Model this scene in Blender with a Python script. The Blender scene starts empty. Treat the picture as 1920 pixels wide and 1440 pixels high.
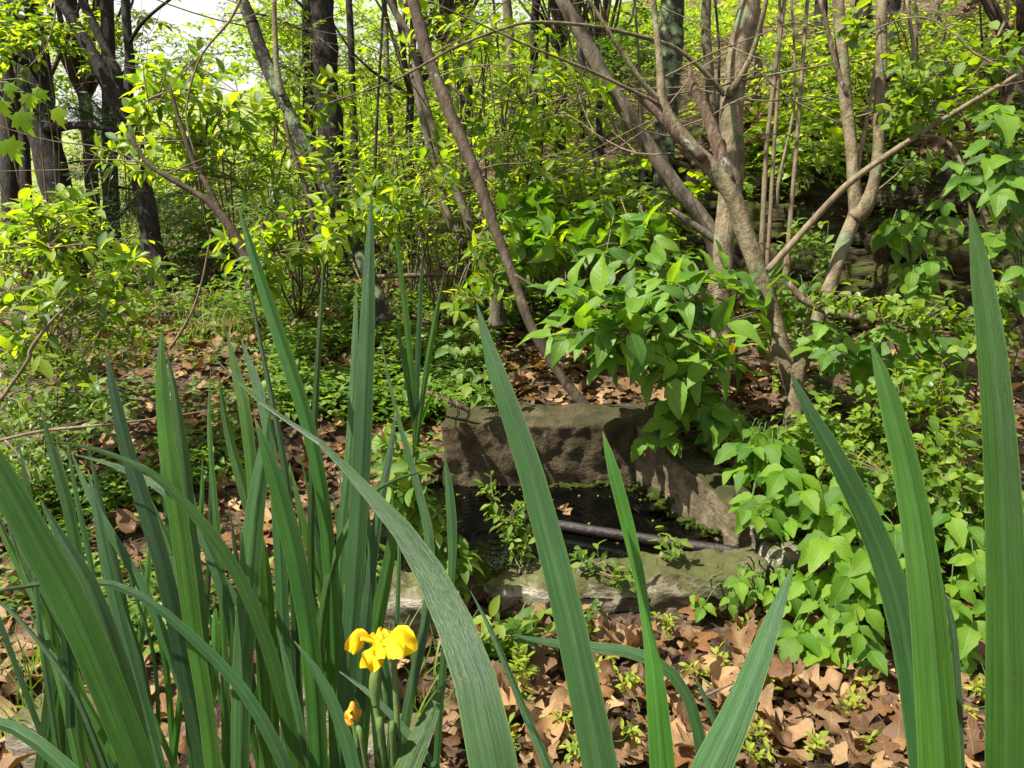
import bpy, math, random
import numpy as np
from mathutils import Vector, Matrix, noise

R = random.Random(7)
NR = np.random.default_rng(7)
scene = bpy.context.scene
COL = scene.collection

# ------------------------------------------------------------------ camera
F_PX = 1450.0
PITCH = math.radians(16.0)
CAM = Vector((0, 0, 1.45))
cam_data = bpy.data.cameras.new('camera')
cam_data.sensor_width = 36
cam_data.lens = 36 * F_PX / 1920
cam_data.clip_start = 0.02
cam_data.clip_end = 500
cam = bpy.data.objects.new('camera', cam_data)
cam.location = CAM
cam.rotation_euler = (math.radians(90) - PITCH, 0, 0)
COL.objects.link(cam)
scene.camera = cam

# ------------------------------------------------------------------ light
SUN_TO = Vector((-0.52, -0.14, 0.84)).normalized()
sun_el = math.asin(SUN_TO.z)
sun_az = math.atan2(SUN_TO.x, SUN_TO.y)
world = bpy.data.worlds.new('World')
scene.world = world
world.use_nodes = True
wn = world.node_tree.nodes
wl = world.node_tree.links
sky = wn.new('ShaderNodeTexSky')
sky.sky_type = 'NISHITA'
sky.sun_disc = False
sky.sun_elevation = sun_el
sky.sun_rotation = sun_az
sky.air_density = 1.0
sky.dust_density = 2.5
# bright thin cloud over the whole sky, a little uneven
wtc = wn.new('ShaderNodeTexCoord')
wnz = wn.new('ShaderNodeTexNoise')
wnz.inputs['Scale'].default_value = 2.5
wnz.inputs['Detail'].default_value = 6
wl.new(wtc.outputs['Generated'], wnz.inputs['Vector'])
wrp = wn.new('ShaderNodeValToRGB')
wrp.color_ramp.elements[0].position = .25
wrp.color_ramp.elements[0].color = (.5, .5, .5, 1)
wrp.color_ramp.elements[1].position = .6
wl.new(wnz.outputs[0], wrp.inputs[0])
wmx = wn.new('ShaderNodeMix')
wmx.data_type = 'RGBA'
wl.new(wrp.outputs[0], wmx.inputs[0])
wl.new(sky.outputs[0], wmx.inputs[6])
wmx.inputs[7].default_value = (6.5, 6.5, 6.6, 1)
wl.new(wmx.outputs[2], wn['Background'].inputs[0])
wn['Background'].inputs[1].default_value = 0.06
sl = bpy.data.lights.new('sun', 'SUN')
sl.energy = 5.0
sl.angle = math.radians(0.5)
sl.color = (1.0, 0.95, 0.86)
so = bpy.data.objects.new('sun', sl)
so.rotation_euler = SUN_TO.to_track_quat('Z', 'Y').to_euler()
so.location = (-6, 2, 12)
COL.objects.link(so)
scene.view_settings.view_transform = 'Standard'
scene.view_settings.look = 'None'
scene.view_settings.exposure = 1.48
scene.view_settings.gamma = 1
scene.view_settings.use_curve_mapping = False
scene.render.engine = 'CYCLES'
scene.cycles.use_denoising = True
scene.cycles.max_bounces = 8
scene.cycles.diffuse_bounces = 4
scene.cycles.transmission_bounces = 5
scene.cycles.transparent_max_bounces = 4

# ------------------------------------------------------------------ helpers
CP, SP = math.cos(PITCH), math.sin(PITCH)


def P(px, py, t):
    """a point seen at photo pixel (px, py) at depth t metres"""
    a = (px - 960) / F_PX
    v = (720 - py) / F_PX
    return Vector((a * t, t * (CP + SP * v), 1.45 + t * (-SP + CP * v)))


def sstep(a, b, x):
    k = np.clip((x - a) / (b - a), 0, 1)
    return k * k * (3 - 2 * k)


def height(x, y):
    x = np.asarray(x, float)
    y = np.asarray(y, float)
    s = (x - 3.0) * .806 + (y - 3.9) * .592
    l = (x - 3.0) * -.592 + (y - 3.9) * .806
    right = sstep(-.6, .9, x)
    z = .30 * (sstep(2.15, 3.3, y) * right + sstep(2.3, 4.8, y) * (1 - right))
    z = z + .22 * sstep(-2.2, 0, s)
    hf = .78 * (1 - sstep(2.6, 6.0, l)) + .10
    z = z + hf * sstep(0, .42, s)
    sp = np.clip(s, 0, 26)
    z = z + .34 * sp
    z = z + .035 * np.sin(2.1 * x + .7 * np.sin(1.3 * y)) * np.cos(1.7 * y + .4) * sstep(1, 4, y)
    z = z + .02 * np.sin(5.3 * x + 1) * np.sin(4.7 * y + 2)
    # basin hollow
    inb = sstep(-.42, -.30, x) * (1 - sstep(.55 + (3.3 - y) * .35, .72 + (3.3 - y) * .35, x)) * sstep(2.28, 2.40, y) * (1 - sstep(3.2, 3.32, y))
    z = z * (1 - inb) + (-.22) * inb
    # outflow ditch under the irises
    return z


def hz(x, y):
    return float(height(x, y))


def G(px, py):
    """where the sight line through a photo pixel meets the ground: (point, depth)"""
    t = np.concatenate([np.arange(.6, 12, .02), np.arange(12, 60, .1)])
    a = (px - 960) / F_PX
    v = (720 - py) / F_PX
    X, Y, Z = a * t, t * (CP + SP * v), 1.45 + t * (-SP + CP * v)
    hit = np.nonzero(Z < height(X, Y))[0]
    i = hit[0] if len(hit) else len(t) - 1
    return Vector((X[i], Y[i], float(height(X[i], Y[i])))), float(t[i])


def make_mesh(name, verts, faces, mats, uv=None, smooth=True, mat_idx=None):
    """faces: (M,k) array or list of index lists"""
    me = bpy.data.meshes.new(name)
    verts = np.asarray(verts, np.float32)
    if isinstance(faces, np.ndarray):
        m, k = faces.shape
        me.vertices.add(len(verts))
        me.vertices.foreach_set('co', verts.ravel())
        me.loops.add(m * k)
        me.loops.foreach_set('vertex_index', faces.ravel().astype(np.int32))
        me.polygons.add(m)
        me.polygons.foreach_set('loop_start', np.arange(0, m * k, k, dtype=np.int32))
        me.polygons.foreach_set('loop_total', np.full(m, k, np.int32))
        li = faces.ravel()
    else:
        me.from_pydata([tuple(v) for v in verts], [], faces)
        li = np.array([i for f in faces for i in f])
        m = len(faces)
    if uv is not None:
        uvl = me.uv_layers.new(name='UVMap')
        uvl.data.foreach_set('uv', np.asarray(uv, np.float32)[li].ravel())
    if smooth:
        me.polygons.foreach_set('use_smooth', np.ones(m, bool))
    for mt in (mats if isinstance(mats, (list, tuple)) else [mats]):
        me.materials.append(mt)
    if mat_idx is not None:
        me.polygons.foreach_set('material_index', np.asarray(mat_idx, np.int32))
    me.update(calc_edges=True)
    me.validate()
    return me


def link(name, data, parent=None, loc=None, kind=None):
    o = bpy.data.objects.new(name, data)
    COL.objects.link(o)
    if parent is not None:
        o.parent = parent
    if loc is not None:
        o.location = loc
    if kind:
        o['kind'] = kind
    return o


def tag(o, label, cat, group=None):
    o['label'] = label
    o['category'] = cat
    if group:
        o['group'] = group
    return o


def thing(name, label, cat, loc, group=None):
    return tag(link(name, None, loc=loc), label, cat, group)


def cat_rom(pts, n):
    """resample an (m, d) array through its points"""
    p = np.asarray(pts, float)
    if len(p) == 2:
        k = np.linspace(0, 1, n)[:, None]
        return p[0] * (1 - k) + p[1] * k
    q = np.vstack([2 * p[0] - p[1], p, 2 * p[-1] - p[-2]])
    u = np.linspace(0, len(p) - 1 - 1e-6, n)
    i = u.astype(int)
    f = (u - i)[:, None]
    a, b, c, d = q[i], q[i + 1], q[i + 2], q[i + 3]
    return .5 * (2 * b + (c - a) * f + (2 * a - 5 * b + 4 * c - d) * f ** 2 + (-a + 3 * b - 3 * c + d) * f ** 3)


def tube(pts, rad, sides=8, rough=0.0, seed=0.0):
    """verts, quad faces, uv of a tapered tube through pts"""
    p = np.asarray(pts, float)
    r = np.asarray(rad, float)
    n = len(p)
    tan = np.gradient(p, axis=0)
    tan /= np.linalg.norm(tan, axis=1)[:, None] + 1e-9
    ref = np.array([1.0, 0, 0]) if abs(tan[0][0]) < .8 else np.array([0, 1.0, 0])
    nv = []
    cur = ref - tan[0] * (ref @ tan[0])
    for i in range(n):
        cur = cur - tan[i] * (cur @ tan[i])
        cur /= np.linalg.norm(cur) + 1e-9
        nv.append(cur.copy())
    nv = np.array(nv)
    bv = np.cross(tan, nv)
    ang = np.linspace(0, 2 * math.pi, sides, endpoint=False)
    ca, sa = np.cos(ang), np.sin(ang)
    rr = np.repeat(r[:, None], sides, 1)
    if rough:
        for i in range(n):
            for j in range(sides):
                q = Vector((p[i][0] * 9 + seed + ca[j] * 1.3, p[i][1] * 9 + sa[j] * 1.3, p[i][2] * 6))
                rr[i, j] *= 1 + rough * noise.noise(q) + rough * .5 * noise.noise(q * 2.7)
    v = p[:, None, :] + rr[:, :, None] * (nv[:, None, :] * ca[None, :, None] + bv[:, None, :] * sa[None, :, None])
    v = v.reshape(-1, 3)
    ii, jj = np.meshgrid(np.arange(n - 1), np.arange(sides), indexing='ij')
    a = ii * sides + jj
    b = ii * sides + (jj + 1) % sides
    f = np.stack([a, b, b + sides, a + sides], -1).reshape(-1, 4)
    ln = np.concatenate([[0], np.cumsum(np.linalg.norm(np.diff(p, axis=0), axis=1))])
    uv = np.stack([np.tile(np.arange(sides) / sides, n), np.repeat(ln, sides)], -1)
    # caps: collapse onto a centre point
    v = np.vstack([v, p[0], p[-1]])
    uv = np.vstack([uv, [0, 0], [0, ln[-1]]])
    c0, c1 = n * sides, n * sides + 1
    j = np.arange(sides)
    cap0 = np.stack([np.full(sides, c0), (j + 1) % sides, j, j], -1)
    cap1 = np.stack([np.full(sides, c1), (n - 1) * sides + j, (n - 1) * sides + (j + 1) % sides, (n - 1) * sides + (j + 1) % sides], -1)
    faces = [list(x) for x in f] + [[c0, x[1], x[2]] for x in cap0] + [[c1, x[1], x[2]] for x in cap1]
    return v, faces, uv


class Tubes:
    """many thin twigs of one plant in one mesh"""

    def __init__(self):
        self.v, self.f, self.u, self.n = [], [], [], 0

    def add(self, pts, rad, sides=4):
        v, f, u = tube(pts, rad, sides)
        self.v.append(v)
        self.u.append(u)
        self.f += [[i + self.n for i in q] for q in f]
        self.n += len(v)

    def mesh(self, name, mat, off):
        return make_mesh(name, np.vstack(self.v) - np.array(off), self.f, mat, np.vstack(self.u))


# ------------------------------------------------------------------ materials
def new_mat(name):
    m = bpy.data.materials.new(name)
    m.use_nodes = True
    return m, m.node_tree.nodes, m.node_tree.links, m.node_tree.nodes['Principled BSDF']


def ramp(nodes, stops):
    r = nodes.new('ShaderNodeValToRGB')
    el = r.color_ramp.elements
    while len(el) < len(stops):
        el.new(.5)
    for e, (p, c) in zip(el, stops):
        e.position = p
        e.color = (*c, 1) if len(c) == 3 else c
    return r


def noise_node(nodes, links, vec, scale, detail=5, rough=.6, dist=0.0):
    n = nodes.new('ShaderNodeTexNoise')
    n.inputs['Scale'].default_value = scale
    n.inputs['Detail'].default_value = detail
    n.inputs['Roughness'].default_value = rough
    n.inputs['Distortion'].default_value = dist
    if vec is not None:
        links.new(vec, n.inputs['Vector'])
    return n


def mathn(nodes, links, op, a, b=None, clamp=False):
    n = nodes.new('ShaderNodeMath')
    n.operation = op
    n.use_clamp = clamp
    for i, x in enumerate((a, b)):
        if x is None:
            continue
        if isinstance(x, (int, float)):
            n.inputs[i].default_value = x
        else:
            links.new(x, n.inputs[i])
    return n.outputs[0]


def mixc(nodes, links, fac, a, b, mode='MIX'):
    n = nodes.new('ShaderNodeMix')
    n.data_type = 'RGBA'
    n.blend_type = mode
    for s, x in ((0, fac), (6, a), (7, b)):
        if isinstance(x, (int, float)):
            n.inputs[s].default_value = x
        elif isinstance(x, tuple):
            n.inputs[s].default_value = (*x, 1)
        else:
            links.new(x, n.inputs[s])
    return n.outputs[2]


def leaf_mat(name, cols, trans=.42, tcol=2.2, rough=.42, veins=0.0, spots=0.0, spec=.3):
    """cols: dark, mid, light green; random by leaf"""
    m, N, L, b = new_mat(name)
    oi = N.new('ShaderNodeObjectInfo')
    ge = N.new('ShaderNodeNewGeometry')
    s = mathn(N, L, 'ADD', oi.outputs['Random'], ge.outputs['Random Per Island'])
    s = mathn(N, L, 'FRACT', s)
    k = len(cols)
    rp = ramp(N, [(i / (k - 1), c) for i, c in enumerate(cols)])
    L.new(s, rp.inputs[0])
    tc = N.new('ShaderNodeTexCoord')
    nz = noise_node(N, L, tc.outputs['Object'], 22, 3)
    col = mixc(N, L, .35, rp.outputs[0], nz.outputs[0], 'OVERLAY')
    bump_in = nz.outputs[0]
    uvx = N.new('ShaderNodeSeparateXYZ')
    L.new(tc.outputs['UV'], uvx.inputs[0])
    if veins:
        au = mathn(N, L, 'ABSOLUTE', mathn(N, L, 'SUBTRACT', uvx.outputs[0], .5))
        ph = mathn(N, L, 'SUBTRACT', mathn(N, L, 'MULTIPLY', uvx.outputs[1], 8.0), mathn(N, L, 'MULTIPLY', au, 5.0))
        fr = mathn(N, L, 'ABSOLUTE', mathn(N, L, 'SUBTRACT', mathn(N, L, 'FRACT', ph), .5))
        lat = mathn(N, L, 'SUBTRACT', 1.0, mathn(N, L, 'MULTIPLY', fr, 9.0), True)
        mid = mathn(N, L, 'SUBTRACT', 1.0, mathn(N, L, 'MULTIPLY', au, 28.0), True)
        vn = mathn(N, L, 'MAXIMUM', mathn(N, L, 'MULTIPLY', lat, .55), mid)
        col = mixc(N, L, mathn(N, L, 'MULTIPLY', vn, .35 * veins), col, (.22, .32, .09))
        bump_in = mathn(N, L, 'SUBTRACT', nz.outputs[0], mathn(N, L, 'MULTIPLY', vn, .5 * veins))
    if spots:
        sp = noise_node(N, L, tc.outputs['Object'], 60, 2)
        f = mathn(N, L, 'MULTIPLY', mathn(N, L, 'GREATER_THAN', sp.outputs[0], .68), spots)
        col = mixc(N, L, f, col, (.16, .09, .03))
    bp = N.new('ShaderNodeBump')
    bp.inputs['Strength'].default_value = .35
    bp.inputs['Distance'].default_value = .006
    L.new(bump_in, bp.inputs['Height'])
    L.new(bp.outputs[0], b.inputs['Normal'])
    L.new(col, b.inputs['Base Color'])
    b.inputs['Roughness'].default_value = rough
    b.inputs['Specular IOR Level'].default_value = spec
    if trans:
        tr = N.new('ShaderNodeBsdfTranslucent')
        tcn = mixc(N, L, 1.0, col, (tcol * 1.18, tcol * 1.1, tcol * .22), 'MULTIPLY')
        L.new(tcn, tr.inputs[0])
        mx = N.new('ShaderNodeMixShader')
        mx.inputs[0].default_value = trans
        L.new(b.outputs[0], mx.inputs[1])
        L.new(tr.outputs[0], mx.inputs[2])
        L.new(mx.outputs[0], N['Material Output'].inputs[0])
    return m


def bark_mat(name, cols, scale=(14, 14, 3), bump=.6, lichen=None, lich_cover=.55, spots=False, rough=.85):
    m, N, L, b = new_mat(name)
    tc = N.new('ShaderNodeTexCoord')
    mp = N.new('ShaderNodeMapping')
    mp.inputs['Scale'].default_value = scale
    L.new(tc.outputs['Object'], mp.inputs[0])
    n1 = noise_node(N, L, mp.outputs[0], 2.2, 8, .65, .4)
    n2 = noise_node(N, L, tc.outputs['Object'], 7, 4)
    rp = ramp(N, [(.28, cols[0]), (.5, cols[1]), (.72, cols[2])])
    L.new(n1.outputs[0], rp.inputs[0])
    col = mixc(N, L, .45, rp.outputs[0], n2.outputs[0], 'OVERLAY')
    n3 = noise_node(N, L, tc.outputs['Object'], 60, 3)
    if spots:
        vo = N.new('ShaderNodeTexVoronoi')
        vo.inputs['Scale'].default_value = 70
        L.new(tc.outputs['Object'], vo.inputs[0])
        f = mathn(N, L, 'LESS_THAN', vo.outputs[0], .2)
        f = mathn(N, L, 'MULTIPLY', f, mathn(N, L, 'GREATER_THAN', n2.outputs[0], .56))
        col = mixc(N, L, f, col, (.045, .03, .018))
    if lichen:
        nl = noise_node(N, L, tc.outputs['Object'], 9, 8, .72)
        f = mathn(N, L, 'MULTIPLY', mathn(N, L, 'SUBTRACT', nl.outputs[0], 1 - lich_cover), 14, True)
        lc = mixc(N, L, n3.outputs[0], lichen, tuple(c * .55 for c in lichen))
        col = mixc(N, L, f, col, lc)
    L.new(col, b.inputs['Base Color'])
    b.inputs['Roughness'].default_value = rough
    b.inputs['Specular IOR Level'].default_value = .25
    bp = N.new('ShaderNodeBump')
    bp.inputs['Strength'].default_value = bump
    bp.inputs['Distance'].default_value = .02
    hsum = mathn(N, L, 'ADD', n1.outputs[0], mathn(N, L, 'MULTIPLY', n3.outputs[0], .25))
    L.new(hsum, bp.inputs['Height'])
    L.new(bp.outputs[0], b.inputs['Normal'])
    return m


def rock_mat(name, cols, moss=(.045, .052, .012), moss_amt=.5, strata=0.0, bump=.8):
    m, N, L, b = new_mat(name)
    tc = N.new('ShaderNodeTexCoord')
    ge = N.new('ShaderNodeNewGeometry')
    mp = N.new('ShaderNodeMapping')
    mp.inputs['Scale'].default_value = (1, 1, 1 + strata)
    L.new(tc.outputs['Object'], mp.inputs[0])
    n1 = noise_node(N, L, mp.outputs[0], 6, 10, .68, .3)
    n2 = noise_node(N, L, mp.outputs[0], 26, 6, .7)
    rp = ramp(N, [(.3, cols[0]), (.5, cols[1]), (.68, cols[2])])
    L.new(n1.outputs[0], rp.inputs[0])
    col = mixc(N, L, .5, rp.outputs[0], n2.outputs[0], 'OVERLAY')
    n3 = noise_node(N, L, tc.outputs['Object'], 4, 7, .7)
    nx = N.new('ShaderNodeSeparateXYZ')
    L.new(ge.outputs['Normal'], nx.inputs[0])
    f = mathn(N, L, 'ADD', n3.outputs[0], mathn(N, L, 'MULTIPLY', nx.outputs[2], .16))
    f = mathn(N, L, 'MULTIPLY', mathn(N, L, 'SUBTRACT', f, 1 - moss_amt), 9, True)
    n4 = noise_node(N, L, tc.outputs['Object'], 120, 3)
    mc = mixc(N, L, n4.outputs[0], moss, tuple(c * 2.4 for c in moss))
    col = mixc(N, L, f, col, mc)
    L.new(col, b.inputs['Base Color'])
    b.inputs['Roughness'].default_value = .9
    b.inputs['Specular IOR Level'].default_value = .2
    bp = N.new('ShaderNodeBump')
    bp.inputs['Strength'].default_value = bump
    bp.inputs['Distance'].default_value = .03
    hs = mathn(N, L, 'ADD', n1.outputs[0], mathn(N, L, 'MULTIPLY', n2.outputs[0], .4))
    hs = mathn(N, L, 'ADD', hs, mathn(N, L, 'MULTIPLY', n4.outputs[0], .15))
    L.new(hs, bp.inputs['Height'])
    L.new(bp.outputs[0], b.inputs['Normal'])
    return m


def ground_mat():
    m, N, L, b = new_mat('forest_floor')
    tc = N.new('ShaderNodeTexCoord')
    vo = N.new('ShaderNodeTexVoronoi')
    vo.inputs['Scale'].default_value = 16
    nd = noise_node(N, L, tc.outputs['Object'], 14, 5)
    off = mixc(N, L, .12, tc.outputs['Object'], nd.outputs[1], 'ADD')
    L.new(off, vo.inputs[0])
    sx = N.new('ShaderNodeSeparateColor')
    L.new(vo.outputs['Color'], sx.inputs[0])
    rp = ramp(N, [(0, (.02, .012, .007)), (.3, (.055, .031, .017)), (.65, (.115, .07, .04)), (1, (.2, .135, .08))])
    L.new(sx.outputs[0], rp.inputs[0])
    n2 = noise_node(N, L, tc.outputs['Object'], 45, 5, .7)
    col = mixc(N, L, .7, rp.outputs[0], n2.outputs[0], 'OVERLAY')
    n3 = noise_node(N, L, tc.outputs['Object'], 1.1, 6, .65)
    f = mathn(N, L, 'MULTIPLY', mathn(N, L, 'SUBTRACT', n3.outputs[0], .56), 8, True)
    mossc = mixc(N, L, n2.outputs[0], (.035, .05, .008), (.14, .16, .02))
    col = mixc(N, L, mathn(N, L, 'MULTIPLY', f, .85), col, mossc)
    xyz = N.new('ShaderNodeSeparateXYZ')
    L.new(tc.outputs['Object'], xyz.inputs[0])
    far = mathn(N, L, 'MULTIPLY', mathn(N, L, 'SUBTRACT', xyz.outputs[1], 13), .25, True)
    lf = mathn(N, L, 'MULTIPLY', mathn(N, L, 'SUBTRACT', -3.0, xyz.outputs[0]), .5, True)
    gc = mixc(N, L, n2.outputs[0], (.08, .12, .02), (.3, .32, .1))
    col = mixc(N, L, mathn(N, L, 'MULTIPLY', far, lf), col, gc)
    L.new(col, b.inputs['Base Color'])
    b.inputs['Roughness'].default_value = .85
    b.inputs['Specular IOR Level'].default_value = .25
    bp = N.new('ShaderNodeBump')
    bp.inputs['Strength'].default_value = .9
    bp.inputs['Distance'].default_value = .05
    hs = mathn(N, L, 'ADD', vo.outputs['Distance'], n2.outputs[0])
    L.new(hs, bp.inputs['Height'])
    L.new(bp.outputs[0], b.inputs['Normal'])
    return m


def iris_mat(name, c0, c1, trans=.3):
    m, N, L, b = new_mat(name)
    tc = N.new('ShaderNodeTexCoord')
    mp = N.new('ShaderNodeMapping')
    mp.inputs['Scale'].default_value = (13, .9, 1)
    L.new(tc.outputs['UV'], mp.inputs[0])
    oi = N.new('ShaderNodeObjectInfo')
    cmb = N.new('ShaderNodeCombineXYZ')
    L.new(mathn(N, L, 'MULTIPLY', oi.outputs['Random'], 50), cmb.inputs[0])
    L.new(mathn(N, L, 'MULTIPLY', oi.outputs['Random'], 31), cmb.inputs[1])
    L.new(cmb.outputs[0], mp.inputs['Location'])
    n1 = noise_node(N, L, mp.outputs[0], 1.0, 5, .7)
    n0 = noise_node(N, L, tc.outputs['Object'], 9, 4)
    rp = ramp(N, [(.3, c0), (.7, c1)])
    L.new(n1.outputs[0], rp.inputs[0])
    # yellow green at the margin, pale line on the rib
    ux = N.new('ShaderNodeSeparateXYZ')
    L.new(tc.outputs['UV'], ux.inputs[0])
    au = mathn(N, L, 'ABSOLUTE', mathn(N, L, 'SUBTRACT', ux.outputs[0], .5))
    ed = mathn(N, L, 'MULTIPLY', mathn(N, L, 'SUBTRACT', au, .455), 20, True)
    rib = mathn(N, L, 'MULTIPLY', mathn(N, L, 'SUBTRACT', .1, au), 5, True)
    col = mixc(N, L, mathn(N, L, 'MULTIPLY', ed, .45), rp.outputs[0], (.12, .2, .05))
    col = mixc(N, L, mathn(N, L, 'MULTIPLY', rib, .35), col, (.085, .16, .07))
    hv = N.new('ShaderNodeHueSaturation')
    L.new(mathn(N, L, 'ADD', .492, mathn(N, L, 'MULTIPLY', oi.outputs['Random'], .022)), hv.inputs['Hue'])
    L.new(mathn(N, L, 'ADD', .65, mathn(N, L, 'MULTIPLY', mathn(N, L, 'FRACT', mathn(N, L, 'MULTIPLY', oi.outputs['Random'], 7.3)), .8)), hv.inputs['Value'])
    L.new(col, hv.inputs['Color'])
    col = mixc(N, L, .45, hv.outputs[0], n0.outputs[0], 'OVERLAY')
    n7 = noise_node(N, L, tc.outputs['Object'], 55, 3)
    tipf = mathn(N, L, 'SUBTRACT', mathn(N, L, 'ADD', -.03, mathn(N, L, 'MULTIPLY', oi.outputs['Random'], .17)), ux.outputs[1])
    tipf = mathn(N, L, 'MULTIPLY', mathn(N, L, 'ADD', tipf, mathn(N, L, 'MULTIPLY', mathn(N, L, 'SUBTRACT', n7.outputs[0], .5), .3)), 9, True)
    col = mixc(N, L, mathn(N, L, 'MULTIPLY', tipf, .8), col, (.16, .10, .035))
    spt = mathn(N, L, 'MULTIPLY', mathn(N, L, 'SUBTRACT', n7.outputs[0], .70), 12, True)
    col = mixc(N, L, mathn(N, L, 'MULTIPLY', spt, .7), col, (.09, .055, .02))
    L.new(col, b.inputs['Base Color'])
    b.inputs['Roughness'].default_value = .4
    b.inputs['Specular IOR Level'].default_value = .36
    bp = N.new('ShaderNodeBump')
    bp.inputs['Strength'].default_value = .5
    bp.inputs['Distance'].default_value = .004
    L.new(n1.outputs[0], bp.inputs['Height'])
    L.new(bp.outputs[0], b.inputs['Normal'])
    tr = N.new('ShaderNodeBsdfTranslucent')
    tcn = mixc(N, L, 1.0, col, (2.6, 2.4, .5), 'MULTIPLY')
    L.new(tcn, tr.inputs[0])
    mx = N.new('ShaderNodeMixShader')
    mx.inputs[0].default_value = trans
    L.new(b.outputs[0], mx.inputs[1])
    L.new(tr.outputs[0], mx.inputs[2])
    L.new(mx.outputs[0], N['Material Output'].inputs[0])
    return m


def water_mat():
    m, N, L, b = new_mat('dark_water')
    b.inputs['Base Color'].default_value = (.0015, .0016, .0012, 1)
    b.inputs['Roughness'].default_value = .03
    b.inputs['IOR'].default_value = 1.33
    b.inputs['Specular IOR Level'].default_value = .45
    tc = N.new('ShaderNodeTexCoord')
    n1 = noise_node(N, L, tc.outputs['Object'], 9, 2, .5, .6)
    wv = N.new('ShaderNodeTexWave')
    wv.wave_type = 'RINGS'
    wv.rings_direction = 'SPHERICAL'
    wv.inputs['Scale'].default_value = 9
    wv.inputs['Distortion'].default_value = 2.5
    mp = N.new('ShaderNodeMapping')
    mp.inputs['Location'].default_value = (.05, -2.72, 0)
    L.new(tc.outputs['Object'], mp.inputs[0])
    L.new(mp.outputs[0], wv.inputs[0])
    bp = N.new('ShaderNodeBump')
    bp.inputs['Strength'].default_value = .12
    bp.inputs['Distance'].default_value = .015
    L.new(mathn(N, L, 'ADD', n1.outputs[0], mathn(N, L, 'MULTIPLY', wv.outputs[1], .35)), bp.inputs['Height'])
    L.new(bp.outputs[0], b.inputs['Normal'])
    return m


def simple_mat(name, col, rough=.6, spec=.4, var=None, scale=20, bump=.2, metal=0):
    m, N, L, b = new_mat(name)
    tc = N.new('ShaderNodeTexCoord')
    n1 = noise_node(N, L, tc.outputs['Object'], scale, 6, .65)
    c2 = var or tuple(c * .5 for c in col)
    L.new(mixc(N, L, n1.outputs[0], c2, col), b.inputs['Base Color'])
    b.inputs['Roughness'].default_value = rough
    b.inputs['Specular IOR Level'].default_value = spec
    b.inputs['Metallic'].default_value = metal
    bp = N.new('ShaderNodeBump')
    bp.inputs['Strength'].default_value = bump
    bp.inputs['Distance'].default_value = .01
    L.new(n1.outputs[0], bp.inputs['Height'])
    L.new(bp.outputs[0], b.inputs['Normal'])
    return m


M = {}
M['ground'] = ground_mat()
M['tan_bark'] = bark_mat('tan_bark', [(.045, .034, .018), (.125, .097, .055), (.235, .195, .12)], (8, 8, 5), 1.0, (.17, .21, .115), .45, True)
M['grey_bark'] = bark_mat('grey_bark', [(.04, .033, .022), (.095, .078, .052), (.17, .145, .10)], (10, 10, 3), .6, (.2, .26, .15), .4)
M['dark_bark'] = bark_mat('dark_bark', [(.006, .005, .004), (.018, .014, .011), (.05, .04, .03)], (14, 14, 2.5), 1.0, (.12, .15, .09), .34)
M['lichen_bark'] = bark_mat('lichen_bark', [(.010, .009, .007), (.028, .023, .017), (.07, .058, .043)], (12, 12, 3), .9, (.18, .24, .12), .51)
M['brown_bark'] = bark_mat('brown_bark', [(.022, .015, .009), (.052, .037, .023), (.11, .083, .053)], (11, 11, 3.5), .7, (.24, .27, .17), .38, True)
M['twig'] = bark_mat('twig_bark', [(.06, .045, .026), (.135, .103, .062), (.21, .167, .105)], (20, 20, 6), .3)
M['green_stem'] = bark_mat('green_stem', [(.035, .07, .015), (.065, .11, .025), (.11, .14, .045)], (20, 20, 6), .2)
M['deadwood'] = bark_mat('deadwood', [(.025, .017, .012), (.10, .065, .042), (.21, .16, .115)], (22, 22, 2), 1.0, (.38, .42, .34), .42)
M['broad_leaf'] = leaf_mat('broad_leaf', [(.035, .09, .010), (.06, .14, .014), (.095, .19, .018), (.13, .23, .025)], .42, 2.3, .4, 1.0, .35)
M['ivy_leaf'] = leaf_mat('ivy_leaf', [(.038, .10, .010), (.075, .165, .011), (.125, .22, .015), (.055, .125, .012)], .42, 2.4, .45, .8, .2, .22)
M['box_leaf'] = leaf_mat('box_leaf', [(.05, .11, .012), (.10, .17, .018), (.17, .24, .025)], .42, 2.2, .4)
M['shrub_leaf'] = leaf_mat('shrub_leaf', [(.04, .09, .010), (.085, .155, .012), (.15, .22, .016), (.22, .28, .02)], .48, 2.5, .42)
M['canopy_leaf'] = leaf_mat('canopy_leaf', [(.05, .10, .012), (.09, .16, .016), (.15, .21, .02)], .48, 2.5, .45)
M['far_leaf'] = leaf_mat('far_leaf', [(.06, .12, .012), (.12, .19, .016), (.20, .27, .022)], .5, 2.4, .5)
M['herb_leaf'] = leaf_mat('herb_leaf', [(.04, .095, .012), (.08, .15, .018), (.15, .21, .025)], .4, 2.2, .45)
M['young_leaf'] = leaf_mat('young_leaf', [(.14, .21, .02), (.22, .28, .03), (.30, .33, .04)], .45, 2.0, .45)
M['deep_leaf'] = leaf_mat('deep_leaf', [(.028, .075, .010), (.05, .11, .013), (.085, .155, .016)], .4, 2.2, .42)
M['maple_leaf'] = leaf_mat('maple_leaf', [(.12, .23, .015), (.2, .3, .02)], .6, 2.3, .45, .7)
M['needle'] = leaf_mat('needle', [(.02, .045, .014), (.035, .07, .02), (.06, .095, .03)], .2, 1.8, .5)
M['dead_leaf'] = leaf_mat('dead_leaf', [(.022, .011, .006), (.08, .040, .020), (.16, .088, .040), (.26, .165, .082), (.05, .022, .011), (.135, .06, .021), (.35, .21, .10)], .15, 1.1, .6, .6, .5, .22)
M['iris_blue'] = iris_mat('iris_blue_green', (.013, .044, .012), (.036, .086, .024), .32)
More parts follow.
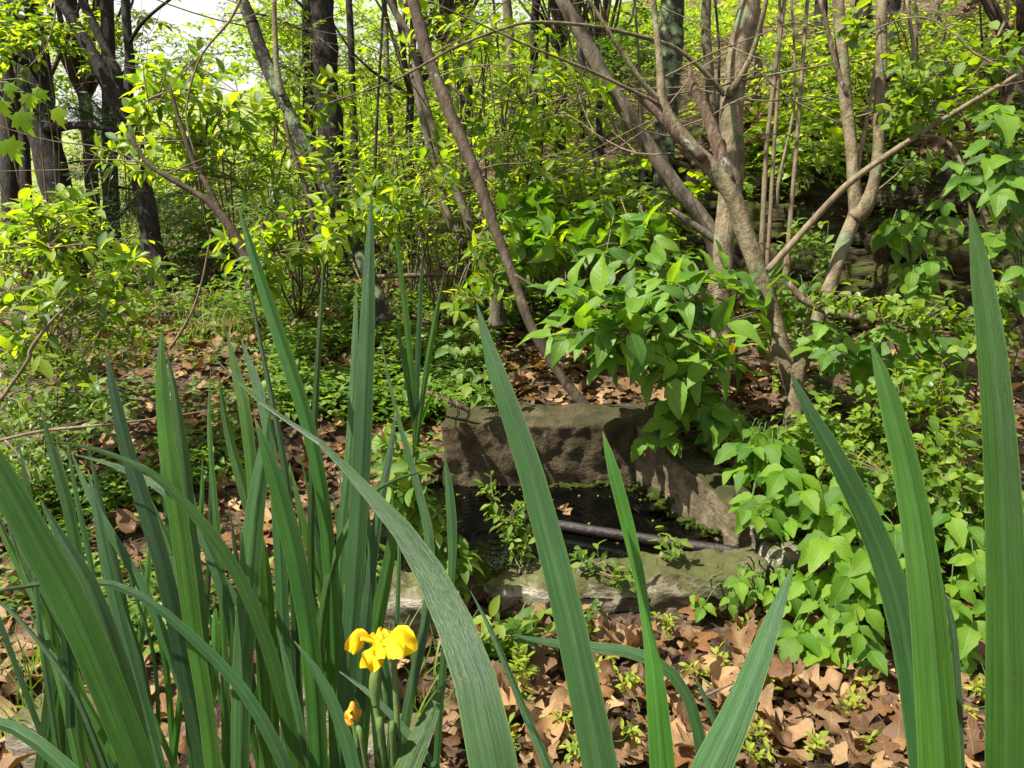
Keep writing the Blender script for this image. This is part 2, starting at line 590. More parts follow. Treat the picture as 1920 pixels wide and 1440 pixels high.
M['iris_green'] = iris_mat('iris_green', (.015, .054, .006), (.043, .108, .012), .42)
M['grass'] = leaf_mat('grass_blade', [(.07, .13, .02), (.12, .19, .03)], .4, 2, .45)
M['petal'] = leaf_mat('yellow_petal', [(.68, .42, .006), (.76, .52, .008), (.80, .58, .012)], .35, 1.0, .55, .25, .15, .2)
M['wilted'] = simple_mat('wilted_petal', (.6, .28, .02), .6, .3, (.3, .12, .01), 40)
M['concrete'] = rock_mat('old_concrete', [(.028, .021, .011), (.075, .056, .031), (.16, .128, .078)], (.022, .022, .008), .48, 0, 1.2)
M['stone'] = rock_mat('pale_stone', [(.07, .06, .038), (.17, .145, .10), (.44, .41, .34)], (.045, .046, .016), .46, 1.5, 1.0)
M['sunlit_side_concrete'] = rock_mat('sunlit_side_concrete', [(.05, .038, .02), (.13, .10, .06), (.25, .205, .13)], (.022, .022, .008), .44, 0, 1.2)  # paler copy of the concrete, sunlight on the side wall put into its colour
M['mossy_stone'] = rock_mat('mossy_stone', [(.045, .036, .02), (.115, .095, .058), (.33, .30, .235)], (.038, .04, .013), .50, 1.5, 1.0)
M['schist'] = rock_mat('layered_schist', [(.016, .012, .008), (.05, .037, .023), (.16, .12, .075)], (.03, .036, .006), .52, 3.5, 1.2)
M['moss'] = simple_mat('moss', (.055, .075, .010), .95, .1, (.012, .02, .004), 70, 1.0)
M['iron'] = simple_mat('rusty_iron', (.022, .013, .009), .5, .4, (.007, .005, .0045), 45, .8)
M['water'] = water_mat()
m_, N_, L_, b_ = new_mat('clear_water')
b_.inputs['Base Color'].default_value = (.9, .93, .95, 1)
b_.inputs['Transmission Weight'].default_value = 1
b_.inputs['Roughness'].default_value = .02
b_.inputs['IOR'].default_value = 1.33
M['clear_water'] = m_


# ------------------------------------------------------------------ leaf shapes (length 1 along +Y, facing +Z)
def leaf_shape(prof, nseg=5, half=1, fold=.18, droop=.25, curl=0.0, wave=0.0, seed=0):
    rr = random.Random(seed)
    vs, uv = [], []
    nc = 2 * half + 1
    ph = rr.uniform(0, 6)
    for i in range(nseg + 1):
        k = i / nseg
        w = max(prof(k), .004)
        for j in range(nc):
            u = (j - half) / half
            x = u * w
            z = fold * abs(x) - droop * k * k + curl * (abs(u) ** 2) * w + wave * math.sin(k * 9 + u * 2 + ph) * abs(u) * .1
            vs.append((x, k, z))
            uv.append((.5 + .5 * u, k))
    f = []
    for i in range(nseg):
        for j in range(nc - 1):
            a = i * nc + j
            f.append((a, a + 1, a + nc + 1, a + nc))
    return np.array(vs), np.array(f), np.array(uv)


ovate = lambda w: (lambda k: w * (math.sin(math.pi * k ** .72) ** .85) * (1 - .25 * k) if 0 < k < 1 else 0)
ellip = lambda w: (lambda k: w * math.sin(math.pi * k) ** .8 if 0 < k < 1 else 0)
obov = lambda w: (lambda k: w * math.sin(math.pi * k ** 1.25) ** .9 if 0 < k < 1 else 0)
roundl = lambda w: (lambda k: w * math.sqrt(max(0, 1 - (2 * k - 1) ** 2)))


def toothed(w):
    o = ovate(w)
    return lambda k: o(k) * (1 + .10 * math.cos(k * 2 * math.pi * 3.5))


def oak(w, n=3.5):
    def f(k):
        if k <= 0 or k >= 1:
            return 0
        if k < .1:
            return .012
        kk = (k - .1) / .9
        env = w * (math.sin(math.pi * min(1, kk * .92 + .06)) ** .6)
        return env * (.70 + .36 * math.cos(kk * 2 * math.pi * n - 2.4 + .5 * math.sin(kk * 2 * math.pi * n)))
    return f


SH = {
    'broad': [leaf_shape(ovate(.30), 8, 2, .22, d, .05, .35, i) for i, d in enumerate((.12, .3, .45))],
    'ivy': [leaf_shape(toothed(.33), 9, 2, .2, d, .05, .3, i) for i, d in enumerate((.1, .25, .4))],
    'ellip': [leaf_shape(ellip(.21), 5, 1, .35, d) for d in (.05, .22, .4)],
    'obov': [leaf_shape(obov(.22), 5, 1, .3, d) for d in (.05, .2, .35)],
    'box': [leaf_shape(roundl(.33), 4, 1, .4, d) for d in (.15, .35)],
    'tiny': [leaf_shape(ellip(.28), 2, 1, .35, d) for d in (.1, .3)],
    'needle': [leaf_shape(ellip(.035), 2, 1, 0, d) for d in (.05, .2)],
    'grass': [leaf_shape(lambda k: .018 * (1 - k) ** .6 if k < 1 else 0, 6, 1, .3, d) for d in (.2, .5, .8)],
    'oak': [leaf_shape(oak(.36, n), 19, 2, f, d, c, .9, i) for i, (n, f, d, c) in enumerate(((3.5, .2, .1, .2), (3.0, -.25, -.22, .5), (4.0, .4, .25, -.5), (3.5, .1, -.3, .6), (2.6, .5, .2, -.4)))],
    'litter': [leaf_shape(oak(.36, n), 12, 1, f, d, c) for n, f, d, c in ((2.5, .25, .15, .1), (3, -.25, -.3, .2), (3.5, .1, .2, .3))] + [leaf_shape(ovate(w), 8, 2, f, d, c, .8, i) for i, (w, f, d, c) in enumerate(((.30, .3, .25, .2), (.24, -.25, -.35, .5), (.34, .35, -.2, -.3), (.28, .1, .1, .4)))],
    'dead': [leaf_shape(ovate(.30), 4, 1, f, d) for f, d in ((.4, .2), (-.3, -.3), (.6, -.15))],
}
# maple leaf: 5 pointed lobes
ml = [(0, 0), (.1, .05), (.36, -.08), (.30, .14), (.58, .28), (.40, .36), (.44, .5), (.2, .44), (.24, .72), (.12, .68), (0, 1.0)]
ml = ml + [(-x, y) for x, y in ml[-2:0:-1]]
mv = [(0, .3, .02)] + [(x, y, -.5 * abs(x) ** 1.6 - .35 * y * y) for x, y in ml]
mf = [(0, i + 1, (i + 1) % len(ml) + 1, (i + 1) % len(ml) + 1) for i in range(len(ml))]
MAPLE = make_mesh('maple_leaf', np.array(mv), [list(f[:3]) for f in mf], M['maple_leaf'], np.array([(.5 + x, y) for x, y in [(0, .3)] + ml]))

_lm = {}


def leaf_mesh(shape, mat):
    k = (shape, mat)
    if k not in _lm:
        _lm[k] = [make_mesh('leaf', v, f, M[mat], uv) for v, f, uv in SH[shape]]
    return _lm[k]


def basis(d, n):
    """rows to build rotation: leaf axis d, face normal near n (numpy arrays (k,3))"""
    d = d / (np.linalg.norm(d, axis=1)[:, None] + 1e-9)
    x = np.cross(d, n)
    x /= np.linalg.norm(x, axis=1)[:, None] + 1e-9
    z = np.cross(x, d)
    return np.stack([x, d, z], -1)


def merged_leaves(name, shape, mat, pos, d, n, size, parent=None, off=(0, 0, 0), kind='stuff'):
    pos, d, n, size = (np.asarray(a, float) for a in (pos, d, n, size))
    if not len(pos):
        return None
    B = basis(d, n)
    tv = SH[shape]
    V, F, U = [], [], []
    base = 0
    var = NR.integers(0, len(tv), len(pos))
    for q, (v, f, u) in enumerate(tv):
        ix = np.nonzero(var == q)[0]
        if not len(ix):
            continue
        w = np.einsum('kij,vj->kvi', B[ix], v) * size[ix][:, None, None] + pos[ix][:, None, :] - np.array(off)
        V.append(w.reshape(-1, 3))
        F.append((f[None] + (np.arange(len(ix)) * len(v))[:, None, None] + base).reshape(-1, 4))
        U.append(np.tile(u, (len(ix), 1)))
        base += len(ix) * len(v)
    return link(name, make_mesh(name, np.vstack(V), np.vstack(F), M[mat], np.vstack(U)), parent, None, kind)


def leaf_parts(name, shape, mat, pos, d, n, size, parent, off):
    """each leaf an object of its own"""
    B = basis(np.asarray(d, float), np.asarray(n, float))
    ms = leaf_mesh(shape, mat)
    for i in range(len(pos)):
        o = bpy.data.objects.new(name, ms[R.randrange(len(ms))])
        COL.objects.link(o)
        o.parent = parent
        mt = Matrix(B[i].tolist()).to_4x4()
        mt.translation = Vector(pos[i]) - Vector(off)
        s = float(size[i])
        o.matrix_local = mt @ Matrix.Diagonal((s, s, s, 1))


class Leaves:
    def __init__(self):
        self.p, self.d, self.n, self.s = [], [], [], []

    def add(self, p, d, n, s):
        self.p.append(tuple(p))
        self.d.append(tuple(d))
        self.n.append(tuple(n))
        self.s.append(s)

    def emit(self, shape, mat, root, off, parts=True, limit=300, name='leaf', rest='foliage'):
        if not self.p:
            return
        p, d, n, s = map(np.array, (self.p, self.d, self.n, self.s))
        order = np.argsort(np.linalg.norm(p - np.array(CAM), axis=1) / s)
        k = min(limit, len(p)) if parts else 0
        a, b = order[:k], order[k:]
        if k:
            leaf_parts(name, shape, mat, p[a], d[a], n[a], s[a], root, off)
        if len(b):
            merged_leaves(rest, shape, mat, p[b], d[b], n[b], s[b], root, off)


def rv(k=1.0):
    return Vector((R.gauss(0, k), R.gauss(0, k), R.gauss(0, k)))


def shrub(name, label, cat, base, blobs, leaf, mat, size, whorl=5, stem_mat='twig', nstem=4, r0=.008, parts=True, limit=300,
          group=None, spread=.8, up=.35, tw=.10, lean=0.0, face_up=.9, stems=True):
    """a leafy shrub: main stems from the base, twigs, whorls of leaves. blobs: (px, py, rx, ry, depth, ddepth, n)"""
    base = Vector(base)
    root = thing(name, label, cat, base, group)
    T = Tubes()
    LV = Leaves()
    pts = []
    for (px, py, rx, ry, t, dt, n) in blobs:
        for _ in range(n):
            a, q = R.uniform(0, 2 * math.pi), math.sqrt(R.random())
            p = P(px + rx * q * math.cos(a), py + ry * q * math.sin(a), t + R.uniform(-dt, dt))
            g = hz(p.x, p.y)
            if p.z < g + .02:
                p.z = g + R.uniform(.02, .06)
            pts.append(p)
    mains = []
    tops = R.sample(pts, min(nstem, len(pts)))
    for tp in tops:
        m1 = base.lerp(tp, .4) + Vector((R.gauss(0, .05), R.gauss(0, .05), .12 * (tp - base).length * lean + R.gauss(0, .03)))
        m2 = base.lerp(tp, .75) + Vector((R.gauss(0, .04), R.gauss(0, .04), .10 * (tp - base).length))
        pa = cat_rom([base, m1, m2, tp], 14)
        mains.append(pa)
        if stems:
            T.add(pa, np.linspace(r0, r0 * .25, 14), 6)
    allm = np.vstack(mains)
    ctr = Vector(np.mean([tuple(p) for p in pts], axis=0))
    for p in pts:
        dd = np.linalg.norm(allm - np.array(p), axis=1) + np.maximum(0, allm[:, 2] - p.z + .05) * 1.5
        q = Vector(allm[int(np.argmin(dd))])
        dirn = (p - q)
        ln = dirn.length
        if ln < .02:
            dirn = (p - base)
        dirn.normalize()
        if stems and ln > .03:
            mid = q.lerp(p, .5) + Vector((R.gauss(0, .1), R.gauss(0, .1), .12)) * ln * .5
            T.add(cat_rom([q, mid, p], 6), np.linspace(r0 * .35, r0 * .13, 6), 4)
        out = (dirn + (p - ctr).normalized() * .5 + Vector((0, 0, up))).normalized()
        nl = max(2, int(R.gauss(whorl, 1)))
        a0 = R.uniform(0, 6.28)
        x = out.orthogonal().normalized()
        y = out.cross(x)
        for i in range(nl):
            a = a0 + i * 2.4
            d = (out * R.uniform(.3, .9) + (x * math.cos(a) + y * math.sin(a)) * spread + Vector((0, 0, R.uniform(-.25, .15)))).normalized()
            s = size * R.uniform(.6, 1.15)
            nn = (Vector((0, 0, face_up)) + rv(.35) + out * .3).normalized()
            LV.add(p - out * tw * (i / nl) * R.uniform(.5, 1.2), d, nn, s)
    if stems and T.v:
        link('stem', T.mesh('stem', M[stem_mat], base), root)
    LV.emit(leaf, mat, root, base, parts, limit)
    return root


def path3(pts):
    """[(px,py,t,w_px)] -> world points, radii"""
    w = [tuple(P(a, b, t)) for a, b, t, _ in pts]
    r = [wp * t / F_PX / 2 for _, _, t, wp in pts]
    return np.array(w), np.array(r)


def limb(name, pts, mat, root, off, sides=12, rough=.12, extend=0.0, up=.6, sink=0.0, seg=None, bumps=True):
    w, r = path3(pts)
    if extend:
        d = w[-1] - w[-2]
        d /= np.linalg.norm(d)
        d2 = d * (1 - up) + np.array([0, 0, 1]) * up
        d2 /= np.linalg.norm(d2)
        w = np.vstack([w, w[-1] + d * extend * .4, w[-1] + d * extend * .4 + d2 * extend * .6])
        r = np.concatenate([r, [r[-1] * .8, r[-1] * .35]])
    if sink:
        d = (w[0] - w[1])
        d /= np.linalg.norm(d)
        d = d * .5 + np.array([0, 0, -.7])
        w = np.vstack([w[0] + d * sink, w])
        r = np.concatenate([[r[0] * 1.9], [r[0] * 1.15], r[1:]])
    L_ = float(np.sum(np.linalg.norm(np.diff(w, axis=0), axis=1)))
    n = seg or int(max(8, min(90, L_ / max(.03, r.mean() * 1.1))))
    a = cat_rom(np.hstack([w, r[:, None]]), n)
    pa, ra = a[:, :3], np.maximum(a[:, 3], .0012)
    if bumps:
        for i in range(n):
            k = noise.noise(Vector((pa[i][2] * 5 + off[0], pa[i][0] * 4, off[1])))
            ra[i] *= 1 + .10 * k
            pa[i][0] += ra[i] * .35 * noise.noise(Vector((pa[i][2] * 3, off[0] * 7, 3)))
    v, f, u = tube(pa, ra, sides, rough, R.uniform(0, 50))
    o = link(name, make_mesh(name, v - np.array(off), f, M[mat], u), root)
    return o, w[-1]


def crown_points(c, rad, nclump, nleaf, leaf_r=.45, size=.09):
    c, rad = np.array(c, float), np.array(rad, float)
    cl = NR.normal(size=(nclump, 3))
    cl /= np.linalg.norm(cl, axis=1)[:, None]
    cl = c + cl * rad * (NR.random((nclump, 1)) ** .45)
    cr = leaf_r * NR.uniform(.6, 1.3, nclump)
    ix = NR.integers(0, nclump, nleaf)
    p = cl[ix] + NR.normal(size=(nleaf, 3)) * cr[ix][:, None] * np.array([.6, .6, .32])
    d = NR.normal(size=(nleaf, 3)) + np.array([0, 0, -.25])
    n = NR.normal(size=(nleaf, 3)) * .55 + np.array([0, 0, 1.0])
    s = size * NR.uniform(.6, 1.25, nleaf)
    return cl, p, d, n, s


def crown(root, off, c, rad, nclump, nleaf, leaf_r=.45, size=.09, shape='tiny', mat='canopy_leaf', attach=None, bark='brown_bark', name='crown', ax=None):
    cl, p, d, n, s = crown_points(c, rad, nclump, nleaf, leaf_r, size)
    merged_leaves(name, shape, mat, p, d, n, s, root, off, None)
    if attach is not None:
        T = Tubes()
        a0 = np.array(attach, float)
        for q in cl[:min(nclump, 26)]:
            mid = a0 * .5 + q * .5 + NR.normal(size=3) * .12
            ln = np.linalg.norm(q - a0)
            T.add(cat_rom([a0, mid, q], 7), np.linspace(.012 + .006 * ln, .004, 7), 5)
        link('limbs', T.mesh('limbs', M[bark], off), root)


# ------------------------------------------------------------------ ground
def axis(lo, hi, a, b, fine, grow):
    c = list(np.arange(a, b + 1e-6, fine))
    s, x = fine, b
    while x < hi:
        s *= grow
        x += s
        c.append(x)
    s, x = fine, a
    pre = []
    while x > lo:
        s *= grow
        x -= s
        pre.append(x)
    return np.array(pre[::-1] + c)


gx = axis(-120, 120, -3.2, 5.0, .045, 1.13)
gy = axis(-20, 220, .9, 8.5, .045, 1.10)
XX, YY = np.meshgrid(gx, gy, indexing='ij')
ZZ = height(XX, YY)
rng_n = np.array([[noise.noise(Vector((x * 6, y * 6, 0))) for y in gy] for x in gx]) * .018
inb_ = (XX > -.45) & (XX < 1.0) & (YY > 2.2) & (YY < 3.35)
ZZ = ZZ + np.where(inb_, 0, rng_n) * np.where(YY < 12, 1, 0)
gv = np.stack([XX, YY, ZZ], -1).reshape(-1, 3)
ny = len(gy)
ii, jj = np.meshgrid(np.arange(len(gx) - 1), np.arange(ny - 1), indexing='ij')
a = ii * ny + jj
gf = np.stack([a, a + ny, a + ny + 1, a + 1], -1).reshape(-1, 4)
link('ground', make_mesh('ground', gv, gf, M['ground']), None, None, 'structure')


# ------------------------------------------------------------------ rocks, basin
def rough_block(c8, n=(10, 6, 6), rnd=.25, amp=.02, freq=6, seed=0, layers=0.0):
    """a block between 8 corners (x,y,z bits), surface grid rounded and roughened"""
    c8 = [np.array(c, float) for c in c8]
    vid, V, F = {}, [], []

    def vert(i, j, k):
        key = (i, j, k)
        if key not in vid:
            u = np.array([i / n[0], j / n[1], k / n[2]])
            q = u * 2 - 1
            # rounding towards a superellipsoid
            r = np.sum(np.abs(q) ** 8) ** (1 / 8)
            mx = np.max(np.abs(q)) + 1e-9
            q2 = q * (1 - rnd + rnd * mx / (np.sum(np.abs(q) ** 4) ** .25))
            u = (q2 + 1) / 2
            p = np.zeros(3)
            for b in range(8):
                wx = u[0] if b & 1 else 1 - u[0]
                wy = u[1] if b & 2 else 1 - u[1]
                wz = u[2] if b & 4 else 1 - u[2]
                p += c8[b] * wx * wy * wz
            s = Vector(p * freq) + Vector((seed, seed * 2, 0))
            if layers:
                s.z *= layers
            d = noise.noise_vector(s) * amp + noise.noise_vector(s * 2.7) * amp * .45 + noise.noise_vector(s * 6) * amp * .2
            vid[key] = len(V)
            V.append(p + np.array(d))
        return vid[key]
    for ax in range(3):
        b, c = (ax + 1) % 3, (ax + 2) % 3
        for side in (0, n[ax]):
            for i in range(n[b]):
                for j in range(n[c]):
                    q = []
                    for di, dj in ((0, 0), (1, 0), (1, 1), (0, 1)):
                        key = [0, 0, 0]
                        key[ax] = side
                        key[b] = i + di
                        key[c] = j + dj
                        q.append(vert(*key))
                    F.append(q if side else q[::-1])
    return np.array(V), F


def box8(x0, x1, y0, y1, z0, z1):
    return [(x1 if b & 1 else x0, y1 if b & 2 else y0, z1 if b & 4 else z0) for b in range(8)]


def block_obj(name, c8, mat, parent=None, off=None, **kw):
    v, f = rough_block(c8, **kw)
    o = np.array(off) if off is not None else np.array([v[:, 0].mean(), v[:, 1].mean(), v[:, 2].min()])
    return link(name, make_mesh(name, v - o, f, M[mat]), parent, None if parent else Vector(o))


WZ = .05
basin = thing('spring_basin', 'weathered concrete spring basin holding dark water below the woods', 'basin', (.2, 3.2, 0))
bo = (.2, 3.2, 0)
# back wall
y0 = 3.22
xl, xr = P(832, 850, 3.42).x, P(1250, 850, 3.42).x
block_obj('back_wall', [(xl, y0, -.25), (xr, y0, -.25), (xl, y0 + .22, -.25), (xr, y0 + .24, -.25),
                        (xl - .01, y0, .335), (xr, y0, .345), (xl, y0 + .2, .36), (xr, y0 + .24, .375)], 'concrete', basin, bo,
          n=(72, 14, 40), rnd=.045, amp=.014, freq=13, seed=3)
# side wall, splayed
p0, p1 = P(1190, 900, 3.44), P(1385, 1035, 2.86)
dx, dy = p1.x - p0.x, p1.y - p0.y
nl = math.hypot(dx, dy)
nx_, ny_ = -dy / nl, dx / nl
th = .16
c8 = []
for b in range(8):
    e = p1 if b & 1 else p0
    off = th if b & 2 else 0
    z = (.20 if b & 1 else .345) if b & 4 else -.25
    c8.append((e.x + nx_ * off, e.y + ny_ * off, z))
block_obj('side_wall', c8, 'sunlit_side_concrete', basin, bo, n=(52, 10, 36), rnd=.045, amp=.013, freq=13, seed=11)
for i in range(24):
    # moss cushions along the water line
    if i < 15:
        k = (i + R.random()) / 15
        c = Vector((p0.x + dx * k * .85, p0.y + dy * k * .85, WZ + R.uniform(.0, .07))) + Vector((-.012, -.005, 0))
    else:
        c = Vector((R.uniform(xl + .05, xr - .15), y0 - .006, WZ + R.uniform(-.015, .012)))
    r = R.uniform(.012, .03)
    block_obj('moss', box8(c.x - r * 1.6, c.x + r * 1.6, c.y - r * .45, c.y + r * .5, c.z - r * .8, c.z + r * .5), 'moss', basin, bo, n=(6, 6, 5), rnd=1, amp=.016, freq=45, seed=i)

wp = [(-.55, 2.3), (.95, 2.3), (.95, 3.3), (-.55, 3.3)]
gn = 40
wxs, wys = np.linspace(-.55, 1.0, gn), np.linspace(2.28, 3.3, gn)
wv_ = np.array([(x, y, WZ) for x in wxs for y in wys])
wf_ = np.array([(i * gn + j, (i + 1) * gn + j, (i + 1) * gn + j + 1, i * gn + j + 1) for i in range(gn - 1) for j in range(gn - 1)])
link('water', make_mesh('water', wv_, wf_, M['water']), None, None, 'structure')


def px_block(pts_top, zbot, thick, **kw):
    pass


# front ledge stones
def ledge(name, label, cor, mat='stone', **kw):
    """cor: front bottom-left, front bottom-right, back bl, back br, then tops (x, y, z)"""
    o = block_obj(name, cor, mat, **kw)
    return tag(o, label, 'rock')


a0, a1 = P(905, 1178, 2.53), P(1040, 1182, 2.52)
ledge('boulder', 'pale rough boulder at the outlet of the basin beside the splash',
      [(a0.x, a0.y, -.12), (a1.x + .02, a0.y - .02, -.12), (a0.x - .02, a0.y + .24, -.12), (a1.x + .02, a0.y + .24, -.12),
       (a0.x + .0, a0.y + .06, .085), (a1.x + .01, a0.y + .04, .115), (a0.x + .01, a0.y + .21, .085), (a1.x + .02, a0.y + .22, .105)],
      n=(22, 16, 16), rnd=.42, amp=.036, freq=9, seed=21)
a0, a1 = P(1022, 1172, 2.54), P(1455, 1150, 2.56)
ledge('stone_slab', 'long mossy stone slab laid along the front edge of the basin',
      [(a0.x, a0.y, -.12), (a1.x, a1.y + .02, -.10), (a0.x, a0.y + .22, -.12), (a1.x + .05, a1.y + .25, -.1),
       (a0.x, a0.y + .07, .10), (a1.x, a1.y + .05, .125), (a0.x + .02, a0.y + .23, .09), (a1.x + .02, a1.y + .27, .125)],
      n=(60, 18, 18), rnd=.32, amp=.036, freq=8, seed=5, mat='mossy_stone')
for (px, py, w, h, d, lb) in [
    (1425, 1020, .09, .09, .1, 'small grey stone wedged at the end of the iron pipe'),
    (1480, 1040, .2, .08, .14, 'flat tan stone beside the basin half under ivy leaves'),
    (770, 1165, .20, .18, .16, 'cracked grey rock behind the yellow iris flower'),
    (825, 1110, .12, .1, .12, 'small pale rock left of the boulder at the outlet'),
    (130, 1385, .26, .11, .2, 'rounded grey stone among the iris leaves at the lower left'),
    (730, 1400, .16, .09, .14, 'grey stone at the foot of the iris flower stalk'),
    (820, 985, .13, .1, .12, 'small mossy rock at the end of the back wall'),
    (640, 1330, .3, .14, .2, 'broad pale stone behind the wilted iris flower'),
]:
    g, t = G(px, py + 20)
    o = block_obj('rock', box8(g.x - w / 2, g.x + w / 2, g.y - d / 2, g.y + d / 2, g.z - .06, g.z + h), 'stone', n=(12, 10, 10), rnd=.7, amp=.03, freq=10, seed=px)
    tag(o, lb, 'rock', 'loose rocks around the basin')

# iron pipe
pa, pb = P(1000, 977, 3.09), P(1388, 1036, 2.80)
pv, pf, pu = tube(cat_rom([tuple(pa), tuple(pa.lerp(pb, .5) + Vector((0, 0, -.003))), tuple(pb)], 24), np.full(24, .021), 14, .05)
pipe = tag(link('iron_pipe', make_mesh('iron_pipe', pv - np.array(pa), pf, M['iron'], pu), None, pa), 'dark rusty iron pipe lying across the basin just above the water', 'pipe')

# trickle of water with its splash
tr = thing('water_trickle', 'thin trickle of water falling into the basin and splashing', 'trickle', P(940, 1065, 2.72))
ta, tb = P(952, 990, 2.74), P(938, 1062, 2.70)
T = Tubes()
T.add(cat_rom([tuple(ta), tuple(ta.lerp(tb, .5) + Vector((.006, 0, 0))), tuple(tb)], 12), np.linspace(.003, .0045, 12), 6)
link('stream', T.mesh('stream', M['clear_water'], tr.location), tr)
T = Tubes()
for i in range(70):
    c = tb + Vector((R.gauss(0, .022), R.gauss(0, .022), abs(R.gauss(0, .02))))
    r = R.uniform(.0015, .004)
    T.add([tuple(c), tuple(c + Vector((0, 0, r * .8))), tuple(c + Vector((0, 0, r * 1.6)))], [r * .5, r, r * .4], 5)
dsp = link('droplets', T.mesh('droplets', M['clear_water'], tr.location), tr, None, 'stuff')

# floating leaf on the water
fl = [((1070, 965, .10), 'brown dead leaf floating behind the iron pipe', 'dead_leaf', 'oak'), ((1228, 990, .045), 'pale green leaf floating beside the side wall', 'young_leaf', 'ellip')]
for (px, py, s), lb, mt, shp in fl:
    a = P(px, py, 1)
    d = a - CAM
    q = CAM + d * ((WZ + .004 - CAM.z) / d.z)
    o = link('floating_leaf', leaf_mesh(shp, mt)[0], None, q)
    o.scale = (s, s, s)
    o.rotation_euler = (0, 0, R.uniform(0, 6))
    tag(o, lb, 'leaf')

dp, dd_, dn, ds = [], [], [], []
for _ in range(46):
    x, y = R.uniform(-.3, .75), R.uniform(2.45, 3.2)
    if R.random() < .5:
        y = R.uniform(3.08, 3.21)
    a = R.uniform(0, 6.28)
    dp.append((x, y, WZ + .003))
    dd_.append((math.cos(a), math.sin(a), 0))
    dn.append((0, 0, 1))
    ds.append(R.uniform(.008, .022))
merged_leaves('floating_debris', 'tiny', 'young_leaf', dp, dd_, dn, ds, None, (0, 0, 0), 'stuff')

# rock bank
rb = thing('rock_outcrop', 'shaded outcrop of layered mossy rock at the foot of the slope', 'rock', (3.0, 3.9, .4))
ro = (3.0, 3.9, .4)
N2, D2 = np.array([.806, .592]), np.array([-.592, .806])
sl_n = 0
for row in range(7):
    l = -2.2
    while l < 4.6:
        ln = R.uniform(.35, 1.0)
        hf = .78 * (1 - float(sstep(2.6, 6.0, l))) + .12
        z0 = row / 7
        th_ = hf / 7 * R.uniform(.9, 1.5)
        s0 = .42 * z0 - R.uniform(.05, .16) + (.05 if row == 0 else 0)
        c = np.array([3.0, 3.9]) + D2 * l + N2 * s0
        e = c + D2 * ln
        zb = hz(*(np.array([3.0, 3.9]) + D2 * (l + ln / 2) - N2 * .1)) + hf * z0 - .02
        dep = N2 * .4
        t1, t2 = R.uniform(-.02, .02), R.uniform(-.02, .02)
        c8 = [(c[0], c[1], zb + t1), (e[0], e[1], zb + t2), (c[0] + dep[0], c[1] + dep[1], zb + t1), (e[0] + dep[0], e[1] + dep[1], zb + t2)]
        c8 = c8 + [(x, y, z + th_) for x, y, z in c8]
        block_obj('slab', c8, 'schist', rb, ro, n=(16, 6, 5), rnd=.35, amp=.055, freq=6, seed=row * 31 + l, layers=1.8)
        l += ln * R.uniform(.85, 1.0)

# ------------------------------------------------------------------ trees
def tree(name, label, trunk, mat, branches=(), cat='tree', extend=2.0, up=.6, sides=14, rough=.14, sink=.15, group=None, crown_=None, seg=None, twigs=4):
    base = P(*trunk[0][:3])
    root = thing(name, label, cat, base, group)
    off = tuple(base)
    _, top = limb('trunk', trunk, mat, root, off, sides, rough, extend, up, sink, seg)
    for br in branches:
        bm = mat
        ex = 0
        nm = 'branch'
        pts = br
        if isinstance(br, dict):
            bm, ex, pts, nm = br.get('mat', mat), br.get('ext', 0), br['p'], br.get('name', 'branch')
        limb(nm, pts, bm, root, off, 10 if pts[0][3] > 14 else 7, rough * .7, ex, .3)
    if twigs and cat == 'tree':
        w, r = path3(trunk)
        T = Tubes()
        for _ in range(twigs):
            k = R.uniform(.55, 1) * (len(w) - 1.001)
            i = int(k)
            p = Vector(w[i]).lerp(Vector(w[i + 1]), k - i)
            sd = R.choice((-1, 1))
            d = Vector((sd * R.uniform(.5, 1), R.uniform(-.5, .4), R.uniform(-.25, .7))).normalized()
            L_ = R.uniform(.4, 1.3)
            pts = [p]
            for q in range(4):
                d = (d + rv(.26) + Vector((0, 0, -.03))).normalized()
                pts.append(pts[-1] + d * L_ / 4)
            pa = cat_rom([tuple(x) for x in pts], 12)
            T.add(pa, np.linspace(.0045, .0014, 12), 5)
            for q in range(R.randrange(1, 4)):
                i0 = R.randrange(3, 10)
                e = (d + rv(.6)).normalized() * L_ * R.uniform(.2, .5)
                a0 = Vector(pa[i0])
                T.add(cat_rom([tuple(a0), tuple(a0 + e * .5 + rv(.02)), tuple(a0 + e)], 6), np.linspace(.003, .0012, 6), 4)
        link('twigs', T.mesh('twigs', M['twig'], off), root)
    if crown_:
        c, rad, ncl, nlf, sz = crown_
        crown(root, off, np.array(top) + np.array(c), rad, ncl, nlf, .5, sz, attach=top, bark=mat)
    return root


